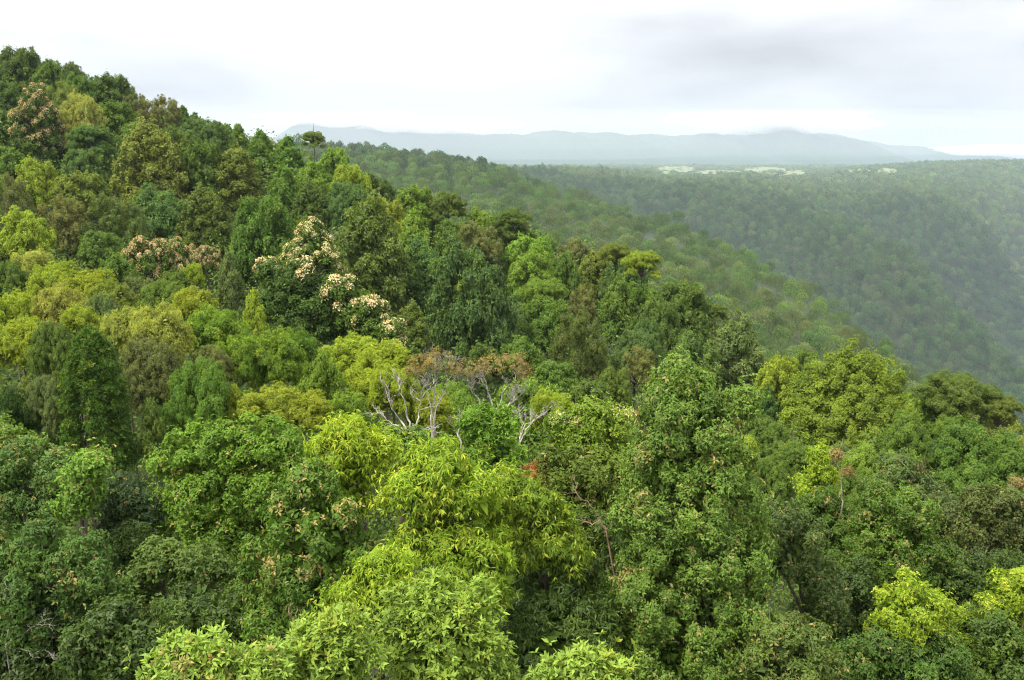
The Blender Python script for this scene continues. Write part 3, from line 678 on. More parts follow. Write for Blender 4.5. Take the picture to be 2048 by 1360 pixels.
# the tower of vines
hero('vine_covered_tree', 'tall tower shaped tree wrapped in leafy vines with pinkish shoots, highest of the near trees', 23.5,
     [(1350,752,30,26),(1385,775,44,34),(1330,800,44,44),(1400,815,48,44),(1460,818,26,16),(1490,806,16,9),(1360,860,82,70),(1420,880,56,60),(1340,930,92,76),(1430,945,72,76),
      (1370,1000,116,84),(1455,1030,60,70),(1320,1070,88,84),(1400,1100,118,100),(1470,1120,58,80),(1310,1180,92,90),(1400,1200,124,100),(1300,1290,92,90),(1400,1300,130,96),(1350,1350,130,70),(1470,1260,56,90)], 'vine', M_PINK, (.096,.168,.032), young=.12, young_top=.9, stretch=1.2, cover=1.35)
# yellow green drooping trees
hero('drooping_leaf_tree', 'yellow green drooping leaved tree with the highest narrow top, left of the bare trees', 25,
     [(690,868,46,50),(655,915,40,42),(712,930,58,60),(755,905,32,38),(690,985,58,45)], 'lance', M_YEL, (.17, .26, .022), young=.42, young_top=.8)
hero('drooping_leaf_tree', 'biggest bright yellow green tree with drooping leaves, lower centre', 22,
     [(880,938,66,58),(838,985,62,62),(935,990,60,66),(860,1060,74,62),(930,1075,70,64),(975,1120,50,50,-.6),(930,1165,72,52,-1.0),(985,1180,34,40,-.6)], 'lance', M_YEL, (.14, .23, .022), young=.40, young_top=1.)
hero('drooping_leaf_tree', 'yellow green tree with drooping leaves spreading to the right towards the tower tree', 23.5,
     [(1005,985,44,38),(1062,1000,46,40),(1108,1030,34,32),(1020,1050,52,48),(1080,1070,58,48),(1140,1100,36,40)], 'lance', M_YEL, (.11,.18,.02), young=.34, young_top=1.1)
hero('drooping_leaf_tree', 'yellow green drooping leaved tree just behind the lowest light green bush', 18.5,
     [(775,1135,50,42),(735,1180,46,40),(790,1190,58,50),(690,1215,36,34),(820,1240,60,50)], 'lance', M_YEL, (.15, .24, .022), young=.42, young_top=.8, scale=.85)
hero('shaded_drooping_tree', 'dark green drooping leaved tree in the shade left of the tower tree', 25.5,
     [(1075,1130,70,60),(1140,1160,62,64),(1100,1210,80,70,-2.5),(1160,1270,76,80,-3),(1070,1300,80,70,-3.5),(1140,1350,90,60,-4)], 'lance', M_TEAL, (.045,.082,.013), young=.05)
# viny bank
hero('vine_hung_tree', 'leafy vine hung tree with tan young shoots below the highest yellow green top', 21.5,
     [(625,975,52,44),(580,1035,66,58),(655,1050,78,72),(700,1120,66,72),(600,1130,96,84),(560,1220,80,80),(650,1215,90,80),(560,1310,90,70)], 'vine', M_PINK, (.068,.132,.020), young=.14, young_top=1.0, scale=1.1)
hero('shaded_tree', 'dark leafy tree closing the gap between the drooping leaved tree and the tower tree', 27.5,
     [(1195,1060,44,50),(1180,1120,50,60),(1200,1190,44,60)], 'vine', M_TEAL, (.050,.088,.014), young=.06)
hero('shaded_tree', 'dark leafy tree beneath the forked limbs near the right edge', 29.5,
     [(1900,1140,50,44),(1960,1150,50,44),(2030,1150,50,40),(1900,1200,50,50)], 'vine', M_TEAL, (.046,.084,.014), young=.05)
# light green foreground
hero('broad_leaf_bush', 'fresh light green broad leaved bush top, nearest and largest at bottom centre', 15.5,
     [(878,1198,52,44),(930,1220,48,44),(820,1235,54,44),(900,1275,84,56),(830,1310,76,50),(965,1305,58,46),(900,1355,110,40)], 'broad', M_LEAF, (.155,.245,.048), young=.30, young_top=.4)
hero('broad_leaf_bush', 'light green broad leaved bush at the bottom, left of the nearest one', 14.2,
     [(672,1262,48,40),(620,1305,52,44),(700,1310,52,44),(650,1350,90,38)], 'broad', M_LEAF, (.155,.245,.048), young=.25, young_top=.4)
hero('broad_leaf_bush', 'light green leafy bush along the bottom with pinkish tips, left of centre', 13.4,
     [(395,1318,50,34),(450,1338,50,34),(530,1345,48,34),(340,1350,42,26),(420,1372,90,30)], 'broad', M_PINK, (.155,.245,.048), young=.13)
hero('broad_leaf_bush', 'small light green leaf sprays poking up at the bottom edge under the tower tree', 12.6,
     [(1168,1346,34,20),(1210,1362,30,16),(1120,1366,30,14)], 'broad', M_LEAF, (.155,.245,.048), young=.3)
# left near trees
hero('light_green_tree', 'wide light green tree with reddish tips left of the yellow green tops', 30,
     [(400,905,62,46),(345,930,30,30),(470,890,62,48),(545,890,62,46),(590,930,46,50),(430,975,96,66),(540,985,76,68),(345,1015,50,52),(450,1060,110,70),(540,1085,60,60)], 'small', M_PINK, (.095,.180,.022), young=.09, young_top=.5, scale=1.25)
hero('grey_green_tree', 'grey green leafy tree with pinkish tips at the left edge, upper of two', 27,
     [(40,930,70,44),(110,935,60,46),(170,955,44,40),(30,1000,70,60),(120,1000,70,50)], 'vine', M_PINK, (.062,.118,.030), young=.10, young_top=.8)
hero('light_green_tree', 'fresh green tree standing at the left edge above the grey green ones', 33,
     [(25,880,44,48),(60,900,36,36),(15,930,40,40)], 'small', M_PINK, (.095,.165,.03), young=.12, scale=1.3)
hero('light_green_tree', 'small bright green crown at the right of the upper grey green tree', 25.5,
     [(185,935,30,30),(170,975,36,32),(150,1005,30,24)], 'small', M_PINK, (.10,.19,.03), young=.12, scale=1.2)
hero('grey_green_tree', 'large grey green leafy tree with pinkish tips in the lower left corner', 21,
     [(80,1085,70,44),(30,1120,56,56),(135,1120,62,56),(70,1170,88,60),(190,1170,48,52),(110,1235,92,56),(30,1240,50,50)], 'vine', M_PINK, (.052,.104,.024), young=.10, young_top=.8, trunkm=M_PALE)
hero('shaded_tree', 'dark leafy tree with brown tips in the hollow below the conifer', 29,
     [(250,990,40,34),(285,1020,36,36),(240,1050,50,46)], 'vine', M_PINK, (.035,.065,.026), young=.10)
hero('shaded_tree', 'olive green leafy tree under the wide light green tree', 24.5,
     [(330,1130,64,44),(400,1150,66,50),(280,1180,50,46),(360,1200,90,54)], 'small', M_PINK, (.065,.110,.026), young=.07, scale=1.25)
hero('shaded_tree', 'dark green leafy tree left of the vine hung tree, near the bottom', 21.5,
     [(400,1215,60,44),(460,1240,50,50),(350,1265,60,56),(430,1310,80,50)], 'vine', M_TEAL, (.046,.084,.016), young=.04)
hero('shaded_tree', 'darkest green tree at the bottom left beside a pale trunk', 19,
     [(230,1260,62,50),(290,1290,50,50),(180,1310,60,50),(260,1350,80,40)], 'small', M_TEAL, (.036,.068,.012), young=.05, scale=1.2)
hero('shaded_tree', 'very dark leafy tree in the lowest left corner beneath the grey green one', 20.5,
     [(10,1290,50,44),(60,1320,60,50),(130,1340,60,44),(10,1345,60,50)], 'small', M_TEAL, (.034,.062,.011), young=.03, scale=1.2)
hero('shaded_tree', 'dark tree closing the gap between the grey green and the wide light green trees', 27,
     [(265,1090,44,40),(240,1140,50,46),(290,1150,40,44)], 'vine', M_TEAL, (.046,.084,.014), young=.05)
# middle near
hero('light_green_tree', 'light green leafy tree rising in front of the bare white branches', 33,
     [(960,845,30,30),(1000,850,28,28),(975,890,44,42),(1015,920,40,40),(960,935,40,40),(1010,975,44,30)], 'broad', M_LEAF, (.10,.20,.028), young=.25, scale=1.3)
hero('light_green_tree', 'low green leafy tree between the highest yellow top and the bare trunks', 31,
     [(780,880,36,24),(825,890,38,28),(800,915,52,34)], 'small', M_PINK, (.10,.18,.03), young=.12, scale=1.3)
hero('cream_tipped_tree', 'leafy green tree with cream flower tips just left of the tower tree', 38,
     [(1180,835,44,34),(1225,850,42,36),(1130,850,36,30),(1170,885,56,38),(1235,905,44,40)], 'small', M_YEL, (.125,.20,.028), young=.14, scale=1.5, blossom=dict(size=.10, prob=.12))
hero('cream_tipped_tree', 'olive green leafy tree with thin dead twigs lower left of the tower tree', 31,
     [(1130,935,56,38),(1190,940,56,40),(1150,985,66,44),(1205,1020,56,50),(1140,1045,50,40)], 'small', M_PINK, (.076,.118,.018), young=.10, scale=1.4, blossom=dict(size=.08, prob=.06))
# right near
hero('yellow_spire_tree', 'narrow bright yellow green spire rising from a vine covered cone', 38,
     [(1638,912,17,24),(1642,945,27,32),(1632,985,34,34),(1650,1000,30,24)], 'small', M_YEL, (.16,.25,.02), young=.3, scale=.95, cover=1.2)
hero('vine_covered_tree', 'dark vine covered cone shaped tree under the bright yellow spire', 37,
     [(1640,1010,36,34),(1620,1045,46,40),(1668,1050,46,46),(1650,1100,66,50),(1700,1130,44,44)], 'vine', M_PINK, (.055,.105,.018), young=.10, scale=1.2)
hero('rust_tufted_tree', 'vine covered tree with rusty orange tufts behind the viny mound', 36,
     [(1795,940,36,26),(1770,975,40,34),(1830,980,44,36),(1870,1005,34,40),(1800,1010,60,34)], 'vine', M_RUST, (.070,.115,.035), young=.12, young_top=1., scale=1.2)
hero('vine_covered_tree', 'rounded viny mound of a tree with a brown bare patch near its top', 29.5,
     [(1790,1005,50,38),(1745,1035,36,36),(1825,1040,48,44),(1770,1085,76,52),(1830,1105,56,58),(1760,1145,76,56),(1800,1190,70,44)], 'vine', M_PINK, (.066,.125,.020), young=.12, young_top=.8)
hero('branching_round_tree', 'round olive tree with its forked trunk and limbs showing at the right edge', 32,
     [(1900,1030,42,34),(1950,1005,44,32),(2000,1010,44,34),(2045,1040,44,44),(1925,1060,44,34),(1985,1060,50,36),(1885,1085,40,30),(2040,1100,46,32)], 'small', M_PINK, (.068,.095,.030), young=.06, scale=1.1, limbs=4)
hero('hanging_vine_tree', 'grey green curtain of hanging vines right of the tower tree', 26.5,
     [(1555,1050,48,34),(1595,1085,50,46),(1560,1110,54,56),(1620,1140,40,56),(1640,1200,44,56)], 'vine', M_PINK, (.062,.100,.030), young=.08, stretch=1.5)
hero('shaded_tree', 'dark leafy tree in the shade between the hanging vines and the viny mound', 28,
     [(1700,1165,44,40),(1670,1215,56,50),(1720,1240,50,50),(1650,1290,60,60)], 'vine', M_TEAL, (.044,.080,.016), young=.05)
hero('vine_hung_tree', 'low vine mound with tan shoots at the bottom right of the tower tree', 21.5,
     [(1555,1268,52,40),(1610,1290,50,44),(1520,1315,50,46),(1590,1345,86,40)], 'vine', M_PINK, (.080,.125,.030), young=.15, young_top=.6)
hero('yellow_domed_tree', 'round bright yellow green dome of leaves at the lower right', 24,
     [(1822,1228,68,68,-.3),(1822,1192,40,32),(1782,1222,38,38),(1862,1224,38,38),(1822,1262,70,40)], 'small', M_YEL, (.15,.23,.020), young=.34, scale=.85, cover=1.2)
hero('vine_covered_tree', 'dark viny skirt of foliage beneath the round yellow green dome', 23,
     [(1770,1308,56,44),(1850,1312,60,44),(1720,1330,60,44),(1880,1335,50,46),(1800,1345,90,44)], 'vine', M_PINK, (.052,.102,.020), young=.08)
hero('yellow_domed_tree', 'bright yellow green leafed tree cut by the right edge', 25,
     [(2018,1172,42,40),(2050,1168,40,42),(1998,1212,40,42),(2045,1222,48,52)], 'small', M_YEL, (.15,.23,.020), young=.30, scale=.9, cover=1.2)
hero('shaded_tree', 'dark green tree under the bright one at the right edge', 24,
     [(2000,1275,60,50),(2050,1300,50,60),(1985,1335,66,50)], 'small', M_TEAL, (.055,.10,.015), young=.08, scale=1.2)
hero('yellow_domed_tree', 'small yellow green crown between the dome and the right edge tree', 26,
     [(1938,1240,24,24),(1932,1272,28,26),(1940,1312,36,40)], 'small', M_YEL, (.095,.155,.02), young=.16, scale=.95)
# dark conifer of upturned tufts
CON = []
rgc = np.random.default_rng(5)
for i, (v, w) in enumerate([(688,20),(714,34),(744,46),(776,60),(812,68),(848,76),(884,84),(918,88)]):
    for j in range(7 if i else 4):
        a = j * 2 * math.pi / (7 if i else 4) + i * .8; CON.append((182 + w * .86 * math.cos(a) + rgc.uniform(-4, 4), v + rgc.uniform(-7, 7), 12 + i * .8, 12 + i * .7, -w * .86 * math.sin(a) * .024))
CON.append((182, 672, 9, 15))
hero('dark_conifer', 'dark green conifer with upturned tufts of foliage and red brown trunk', 43,
     CON, 'fluff', M_LEAF, (.040,.092,.014), young=.30, limbs=0, scale=.7)
# wide dome tree at the right
hero('wide_dome_tree', 'wide yellow olive dome shaped tree standing out at the right', 72,
     [(1700,735,62,42),(1650,760,52,40),(1752,765,50,42),(1700,790,80,50,-1),(1625,800,46,36,-1),(1770,812,44,40,-1),(1592,838,38,32,-2),(1655,840,66,40,-3),(1735,845,70,44,-3),(1790,855,36,40,-1),(1620,870,60,30,-3),(1700,880,76,26,-4)],
     'small', M_LEAF, (.122,.180,.022), young=.06, scale=1.5, limbs=3)
# dark dome with blossom along its right rim, and the blossom band below it
rB, aB, lB = hero('dark_dome_tree', 'dark green dome tree whose upper right rim carries cream blossom', 80,
     [(600,560,44,32),(560,600,46,46),(620,610,56,50),(665,590,36,36),(590,660,66,40),(660,650,44,44),(535,545,30,22,2)], 'med', M_LEAF, (.050,.095,.022), young=.05,
     blossom=dict(size=.26, prob=.6, cond=lambda C, LI: ((C[:, 2] > np.percentile(C[:, 2], 86)) & (C[:, 0] > -6)) | (LI == 6)))
hero('cream_blossom_tree', 'green tree with a cream blossom rim, upper one of the band', 79,
     [(685,585,36,30),(705,615,40,36),(720,650,40,40)], 'med', M_LEAF, (.07,.125,.025), young=.1, blossom=dict(size=.26, prob=.85, cond=lambda C, LI: (C[:, 2] > np.percentile(C[:, 2], 48))))
hero('cream_blossom_tree', 'green tree with a cream blossom rim, middle one of the band', 77,
     [(740,620,28,26),(752,650,34,32),(760,690,34,36)], 'med', M_LEAF, (.07,.125,.025), young=.1, blossom=dict(size=.26, prob=.85, cond=lambda C, LI: (C[:, 2] > np.percentile(C[:, 2], 42))))
hero('cream_blossom_tree', 'green tree with a cream blossom rim, lowest of the band beside the dark giant', 74,
     [(785,662,22,22),(795,690,28,26),(812,715,22,22)], 'med', M_LEAF, (.07,.125,.025), young=.1, blossom=dict(size=.24, prob=.85, cond=lambda C, LI: (C[:, 2] > np.percentile(C[:, 2], 30))))

# ------------------------------------------------------------------ bare, pale trees in the centre
def bare_tree(name, label, u0, vb, Y, stems, rustpads=(), seed=1, depth=3, spread=.75, rad=.13, bm=None):
    bm = bm or M_PALE
    rg = np.random.default_rng(seed); B, t = at(u0, vb, Y); g = float(ground(B[0], Y)) - .2
    if B[2] < g + .5: g = B[2] - 1.
    root = empty(name, (B[0], Y, g), label, 'tree'); o = np.array([B[0], Y, g]); lines = []
    def grow(p, q, r, dep):
        P = bend(p, q, rg, 8, .14); lines.append((P, np.linspace(r, r * .5, 8) * .42)); L = np.linalg.norm(q - p); d = nz(q - p)
        if dep == 0: return
        for k in range(4 if dep > 1 else 5):
            s = P[rg.integers(3, 8)] if k else P[-1]; a = nz(d * .9 + rg.normal(size=3) * spread * np.array([1, .8, .7]) + np.array([0, 0, .25]))
            grow(s, s + a * L * rg.uniform(.40, .72), r * .6, dep - 1)
    b = np.array([0, 0, 0.]); jt = B + np.array([0, 0, 0]) - o
    part('trunk', tubes(name + '_trunk', [(bend(b, jt, rg, 8, .05), np.linspace(rad * 1.3, rad * .7, 8))], bm, 9), root)
    for st_ in stems:
        prev = jt; r = rad
        for k, (u, v, dy) in enumerate(st_):
            q = at(u, v, Y + dy)[0] - o; last = k == len(st_) - 1
            if last: grow(prev, q, r, depth)
            else:
                lines.append((bend(prev, q, rg, 7, .09), np.linspace(r, r * .8, 7) * .55))
                if k: 
                    a = nz(nz(q - prev) + rg.normal(size=3) * .9); grow(q, q + a * np.linalg.norm(q - prev) * .8, r * .5, max(depth - 2, 1))
            prev = q; r *= .8
    part('branches', tubes(name + '_branches', lines, bm, 5), root)
    if rustpads:
        lb, _ = px_lobes(rustpads, Y); loc = [(l[0] - o[0], l[1] - o[1], l[2] - o[2], *l[3:6]) for l in lb]
        sty = dict(STY['small']); arr = crown_arrays(loc, sty, rg, scale=.85, cover=.40, gap=.15, young=.50, core=False)
        part('crown', crown_mesh(name + '_crown', arr, M_RUST), root, (.17, .15, .05))
    return root
bare_tree('bare_tree', 'leafless white tree with crooked stubby branches left of the rust topped trees', 822, 868, 46,
          [[(812,825,0),(800,775,0)],[(790,850,0),(757,826,0)],[(800,840,.5),(775,790,.5)],[(838,835,0),(846,792,0)],[(825,850,-.5),(855,860,-.5)]], seed=3, depth=2, spread=.6, rad=.11)
bare_tree('rust_topped_tree', 'pale crooked tree with a rust and olive canopy, left one of two', 866, 905, 47,
          [[(868,850,0),(858,800,0),(845,760,0)],[(870,840,0),(880,800,0),(905,750,0)],[(862,830,.6),(872,770,.6),(868,745,.6)]],
          [(850,728,34,16),(880,718,32,14),(905,745,22,14),(828,742,22,12)], seed=4, rad=.10, depth=4)
bare_tree('rust_topped_tree', 'pale crooked tree with a broad rust canopy, right one of two', 978, 842, 48,
          [[(972,815,0),(950,790,0),(935,760,0)],[(998,815,0),(1008,780,0),(1030,762,0)],[(985,810,.5),(975,780,.5),(968,755,.5)],[(1000,820,0),(1030,800,0)]],
          [(935,738,24,12),(985,728,34,14),(1022,728,34,14),(958,745,24,12),(1050,748,18,10)], seed=5, rad=.12, depth=4)
bare_tree('bare_tree', 'small bare pale tree with fine upswept twigs right of the light green tree', 1036, 895, 46,
          [[(1042,872,0),(1052,848,0),(1075,838,0)],[(1050,860,0),(1085,830,0),(1100,815,0)],[(1042,865,.5),(1040,835,.5)]], seed=6, depth=4, rad=.08, spread=.6)
bare_tree('bare_tree', 'thick mottled pale trunk with few crooked stems, lowest of the bare ones', 938, 948, 41,
          [[(930,905,0),(915,870,0),(918,832,0)],[(922,930,-.3),(908,918,-.3)],[(945,920,0),(950,895,0)]], seed=8, depth=1, rad=.13)
bare_tree('bare_stick', 'thin pale dead stem beside the bright yellow spire', 1686, 1005, 36.5,
          [[(1682,960,0),(1677,908,0)]], [(1672,910,10,8),(1696,945,9,8)], seed=9, depth=1, rad=.05)
bare_tree('bare_stick', 'grey dead twigs with rusty leaves standing by the right edge', 2028, 990, 35,
          [[(2026,972,0),(2030,965,0)],[(2018,975,0)]], [(2026,966,14,7),(2046,972,12,7)], seed=10, depth=1, rad=.03)
bare_tree('bare_tree', 'forked pale trunk under the dark foliage in the lower left corner', 78, 1335, 21.5,
          [[(80,1290,0),(90,1262,0)],[(55,1290,0),(20,1270,0)],[(100,1300,0),(118,1275,0)]], seed=12, depth=1, rad=.10)

bare_tree('bare_stick', 'thin reddish dead twig rising behind the light green bushes at the bottom', 588, 1300, 15.5,
          [[(584,1262,0),(578,1218,0)],[(594,1270,0),(600,1235,0)]], seed=14, depth=1, rad=.022, bm=M_TWIG)
bare_tree('bare_stick', 'reddish brown dead stem slanting in the shade left of the tower tree', 1212, 1060, 24,
          [[(1190,1022,0),(1150,985,0)],[(1200,1040,0),(1185,1050,0),(1165,1040,0)]], seed=15, depth=1, rad=.035, bm=M_TWIG)
bare_tree('bare_stick', 'tangle of bare grey twigs low at the left edge beside a dark hollow', 12, 1290, 20,
          [[(20,1240,0),(28,1200,0)],[(40,1270,0),(75,1250,0)],[(30,1300,0),(90,1300,0)]], seed=16, depth=2, rad=.03)

# ------------------------------------------------------------------ more trees on the near hill, where gaps remain
NHAND = len(placed)
LM = [(66,240,'the tall brownish pink blossom tree'),(292,330,'the big olive topped hillside tree'),(525,460,'the vivid green lobed tree'),(290,520,'the pink blossom row'),
      (622,490,'the pyramid blossom tree'),(735,510,'the very tall dark olive tree'),(945,610,'the biggest blue green lobed tree'),(895,405,'the left dark flat topped tree'),
      (1022,440,'the right dark flat topped tree'),(1260,510,'the yellow green flat topped cluster'),(1157,710,'the tall brownish olive tree'),(1475,720,'the tall grey green tree'),
      (1700,790,'the wide yellow olive dome tree'),(1920,780,'the wide dark spreading tree'),(405,810,'the dark dense dome'),(182,790,'the dark conifer'),(960,760,'the rust topped bare trees'),
      (720,740,'the golden wattle group'),(1365,900,'the vine covered tower tree'),(122,430,'the purplish brown tree'),(470,330,'the pale viny hillside tree'),(1638,940,'the bright yellow spire'),
      (205,140,'the dark skyline dome'),(312,215,'the grey brown skyline scrub'),(627,270,'the sparse flat topped skyline tree'),(1845,900,'the rounded green tree in front of the spreading one')]
used_lab = {}
CN = dict(dark='dark green', mid='mid green', fresh='fresh green', vivid='vivid green', yg='yellow green', olive='olive', dolive='dark olive', teal='blue green', gbrown='grey brown', grey='grey green', pale='pale green', brown='brown', bright='bright green', deep='very dark green')
KN = dict(lobed='lumpy tree', column='tall tree', cone='pointed tree', fine='dense round tree', wattle='feathery tree', brown='twiggy tree', umbrella='flat topped tree', mid_tree='rounded tree')
def auto_label(kind, color, u, v, where=''):
    if where:
        zx = 'upper' if v < 400 else 'lower'
        s = f"{CN[color]} rounded tree on the {zx} part of the middle ridge"
        return s
    best = None
    for (a, b, n) in sorted(LM, key=lambda L: (L[0] - u) ** 2 + (L[1] - v) ** 2)[:4]:
        dx, dy = u - a, v - b
        d = ('right of' if dx > 0 else 'left of') if abs(dx) > 1.6 * abs(dy) else ('below' if dy > 0 else 'above') if abs(dy) > 1.6 * abs(dx) else (('below and ' if dy > 0 else 'above and ') + ('right of' if dx > 0 else 'left of'))
        for dist in ('close ', ''):
            if dist and math.hypot(dx, dy) > 110: continue
            s = f"{CN[color]} {KN[kind]} {dist}{d} {n}{where}"
            if s not in used_lab: used_lab[s] = 1; return s
    for o_ in ('second', 'third', 'fourth', 'fifth', 'sixth', 'seventh', 'eighth', 'ninth'):
        a, b, n = min(LM, key=lambda L: (L[0] - u) ** 2 + (L[1] - v) ** 2); s = f"{o_} {CN[color]} {KN[kind]} out from {n}{where}"
        if s not in used_lab: used_lab[s] = 1; return s
    return s
def filler():
    rg = np.random.default_rng(77); cand = []
    Y = 40.
    while Y < 235:
        g = np.interp(Y, [40, 70, 110, 230], [5.0, 6.2, 7.4, 8.5]); xs = np.arange(-.66 * Y, .66 * Y, g)
        for x in xs: cand.append((x + rg.uniform(-.4, .4) * g, Y + rg.uniform(-.4, .4) * g * 1.1))
        Y += g * 1.15
    cand.sort(key=lambda c: c[1]); n = 0
    pl = np.array(placed)
    for (x, Yc) in cand:
        z = float(canopy(x, Yc)) + rg.uniform(-1.8, 1.2); (u, v, dd), = to_uv(np.array([[x, Yc, z]]))
        r = np.interp(Yc, [40, 70, 110, 230], [2.6, 3.3, 4.0, 4.6]) * rg.uniform(.8, 1.2); hw = r * F / dd
        if u < -60 or u > 2110 or v > 1380: continue
        h = hw * rg.uniform(1.5, 2.3); cv = v + h * .5
        # hidden behind nearer ground cover?
        yy = np.linspace(10, Yc * .9, 60); ang = (canopy(x / Yc * yy, yy) / yy).max()
        if (z - 0) / Yc < ang - .015: continue
        P = np.array(placed); dx = (P[:, 0] - u) / (P[:, 2] + hw); dy = (P[:, 1] - cv) / (P[:, 3] + h * .5); q = dx * dx + dy * dy
        front = P[:, 4] > Yc - 3                       # it would stand before a tree already set
        if (q[front] < .62).any(): continue
        if (q[~front] < .18).any(): continue
        w = rg.random()
        if Yc < 80 and u < 900: kind = 'wattle' if w < .6 else 'fine'; color = rg.choice(['yg', 'fresh', 'mid', 'olive', 'pale', 'grey'])
        elif Yc < 60: kind = 'fine'; color = rg.choice(['mid', 'olive', 'grey', 'fresh'])
        else:
            kind = 'lobed' if w < .45 else 'cone' if w < .6 else 'column' if w < .72 else 'fine' if w < .88 else 'umbrella' if w < .93 else 'brown'
            color = rg.choice(['dark', 'mid', 'mid', 'dolive', 'teal', 'vivid', 'fresh', 'olive', 'gbrown'])
            if kind == 'brown': color = rg.choice(['gbrown', 'dolive', 'olive'])
            if kind == 'column': h *= 1.4; hw *= .85
        place(kind, u, v, hw, h, Yc, str(color), auto_label(kind, str(color), u, cv), rg=rg, group='trees filling the near hillside'); n += 1
    return n
NF = filler()
print('hand', NHAND, 'filler', NF)

# ------------------------------------------------------------------ the ridges beyond
def lod_mesh(nleaf, seed, Rr=1., H=1.35):
    rg = np.random.default_rng(seed); lobes = [(0, 0, H * .5, .80, .80, H * .46)]
    for i in range(7):
        a = i * 2.4 + rg.uniform(-.4, .4); q = (i / 7.) ** .5 * .62; r = rg.uniform(.26, .42); lobes.append((q * math.cos(a), q * math.sin(a), H * (.93 - .45 * q * q) - r * .6, r, r, r * .9))
    L = np.array(lobes)
    pick = rg.choice(len(L), nleaf, p=(L[:, 3] ** 1.6) / (L[:, 3] ** 1.6).sum()); d = nz(rg.normal(size=(nleaf, 3)) + np.array([0, -.45, .55]))
    P = L[pick, :3] + d * L[pick, 3:6] * rg.uniform(.8, 1.05, nleaf)[:, None]
    size = 2.6 / nleaf ** .5; V, n = leafmesh(P - d * 0, nz(d + rg.normal(size=d.shape) * .28), size, .8, 1, 1.55, 0., rg, fold=0.)
    V[:, 2] -= 0; return V.reshape(-1, 4, 3), np.clip(.42 + rg.normal(0, .07, nleaf) + rg.normal(0, .10, len(L))[pick], 0, 1)
FARC = np.array([CL['dark'], CL['mid'], CL['mid'], CL['teal'], CL['vivid'], CL['olive'], CL['dolive'], CL['fresh'], CL['gbrown'], CL['brown']])
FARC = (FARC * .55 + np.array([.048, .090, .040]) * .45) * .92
FCN = ['dark', 'mid', 'mid', 'teal', 'vivid', 'olive', 'dolive', 'fresh', 'gbrown', 'brown']
def far_points():
    rg = np.random.default_rng(11); out = []; Y = 215.
    while Y < 3150:
        g = float(np.interp(Y, [200, 450, 900, 2000, 3200], [8.6, 8.2, 9.4, 13, 20])); s = np.arange(-.64, .66, g / Y); n = len(s); f = fac(Y); Yw = warp(Y)
        out.append(np.stack([(s * Yw) + rg.uniform(-.45, .45, n) * g * f, Yw + rg.uniform(-.5, .5, n) * g * f], 1)); Y += g * np.interp(Y, [200, 560, 600, 1000, 1080, 3000], [1.0, 1.0, .40, .40, 1.1, 1.5])
    P = np.concatenate(out); x, Y = P.T; amp = np.interp(nom(Y), [150, 400, 900, 1500, 2200], [0, 4, 14, 8, 2])
    z = canopy(x, Y) + amp * lump(x, Y) * .7 + rg.normal(0, 2.2, len(x)) * np.interp(Y, [200, 800, 2500, 6000], [1, 1.6, 2.2, 1]) + np.where(rg.random(len(x)) < .06, 5., 0.)
    # what nearer canopy hides
    yy = np.exp(np.linspace(math.log(60), math.log(7400), 200)); best = np.full(len(x), -9.)
    for y_ in yy:
        m = y_ < Y - np.maximum(12, Y * .03); a = canopy(x / Y * y_, np.full(len(x), y_)) + np.interp(nom(y_), [150, 400, 900, 1500, 2200], [0, 4, 14, 8, 2]) * lump(x / Y * y_, np.full(len(x), y_)) * .7
        best = np.where(m, np.maximum(best, a / y_), best)
    vis = z / Y > best - np.interp(Y, [200, 2000], [.016, .008]); f = is_field(x, Y) & (rg.random(len(x)) > .12)
    uv = to_uv(np.stack([x, Y, z], 1)); inb = (uv[:, 0] > -90) & (uv[:, 0] < 2140)
    k = vis & ~f & inb; return x[k], Y[k], z[k], uv[k]
fx, fY, fz, fuv = far_points(); print('far trees', len(fx))
rgf = np.random.default_rng(21); nfar = len(fx)
fN = nom(fY)
fr = np.interp(fN, [200, 450, 900, 2000, 3200], [4.8, 4.4, 5.0, 7.4, 12]) * fac(fN) * rgf.uniform(.7, 1.25, nfar)
zone = np.sin(fx * .006 + fY * .002) + np.sin(fY * .005 - fx * .0025)
ci = np.array([rgf.choice(10, p=[.22,.14,.12,.13,.08,.10,.12,.02,.045,.025] if z_ < .5 else [.10,.12,.11,.10,.05,.16,.16,.04,.12,.04]) for z_ in zone])
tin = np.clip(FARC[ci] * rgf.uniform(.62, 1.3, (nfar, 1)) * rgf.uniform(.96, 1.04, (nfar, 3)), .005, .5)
_wl = ((fN > 575) & (fN < 1010))[:, None]; tin = np.where(_wl, tin * np.array([.72, .80, .98]), tin)   # shade and hazy blue of the far valley wall, painted into the crown tints
order = np.argsort(fY); n_ind = max(0, 306 - (len([o for o in scene.objects if o.type == 'EMPTY' and o.get('category') == 'tree'])))
ind = order[:n_ind]; rest = order[n_ind:]
LODI = [lod_mesh(1800, 50 + k) for k in range(4)]
MIDM = [quads('ridge_tree_crown', v.reshape(-1, 3), np.arange(len(v) * 4).reshape(-1, 4), M_LEAF, t, np.zeros(len(v))) for v, t in LODI]
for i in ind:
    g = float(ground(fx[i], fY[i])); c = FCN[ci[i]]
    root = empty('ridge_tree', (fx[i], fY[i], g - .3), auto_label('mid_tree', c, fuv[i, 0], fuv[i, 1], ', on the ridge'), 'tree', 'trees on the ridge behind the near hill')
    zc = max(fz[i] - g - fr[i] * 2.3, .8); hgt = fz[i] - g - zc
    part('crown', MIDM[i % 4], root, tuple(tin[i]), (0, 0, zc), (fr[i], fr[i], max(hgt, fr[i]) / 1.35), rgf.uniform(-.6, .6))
    part('trunk', TRUNK[i % 3], root, None, (0, 0, 0), (.28, .28, zc + fr[i] * .5))
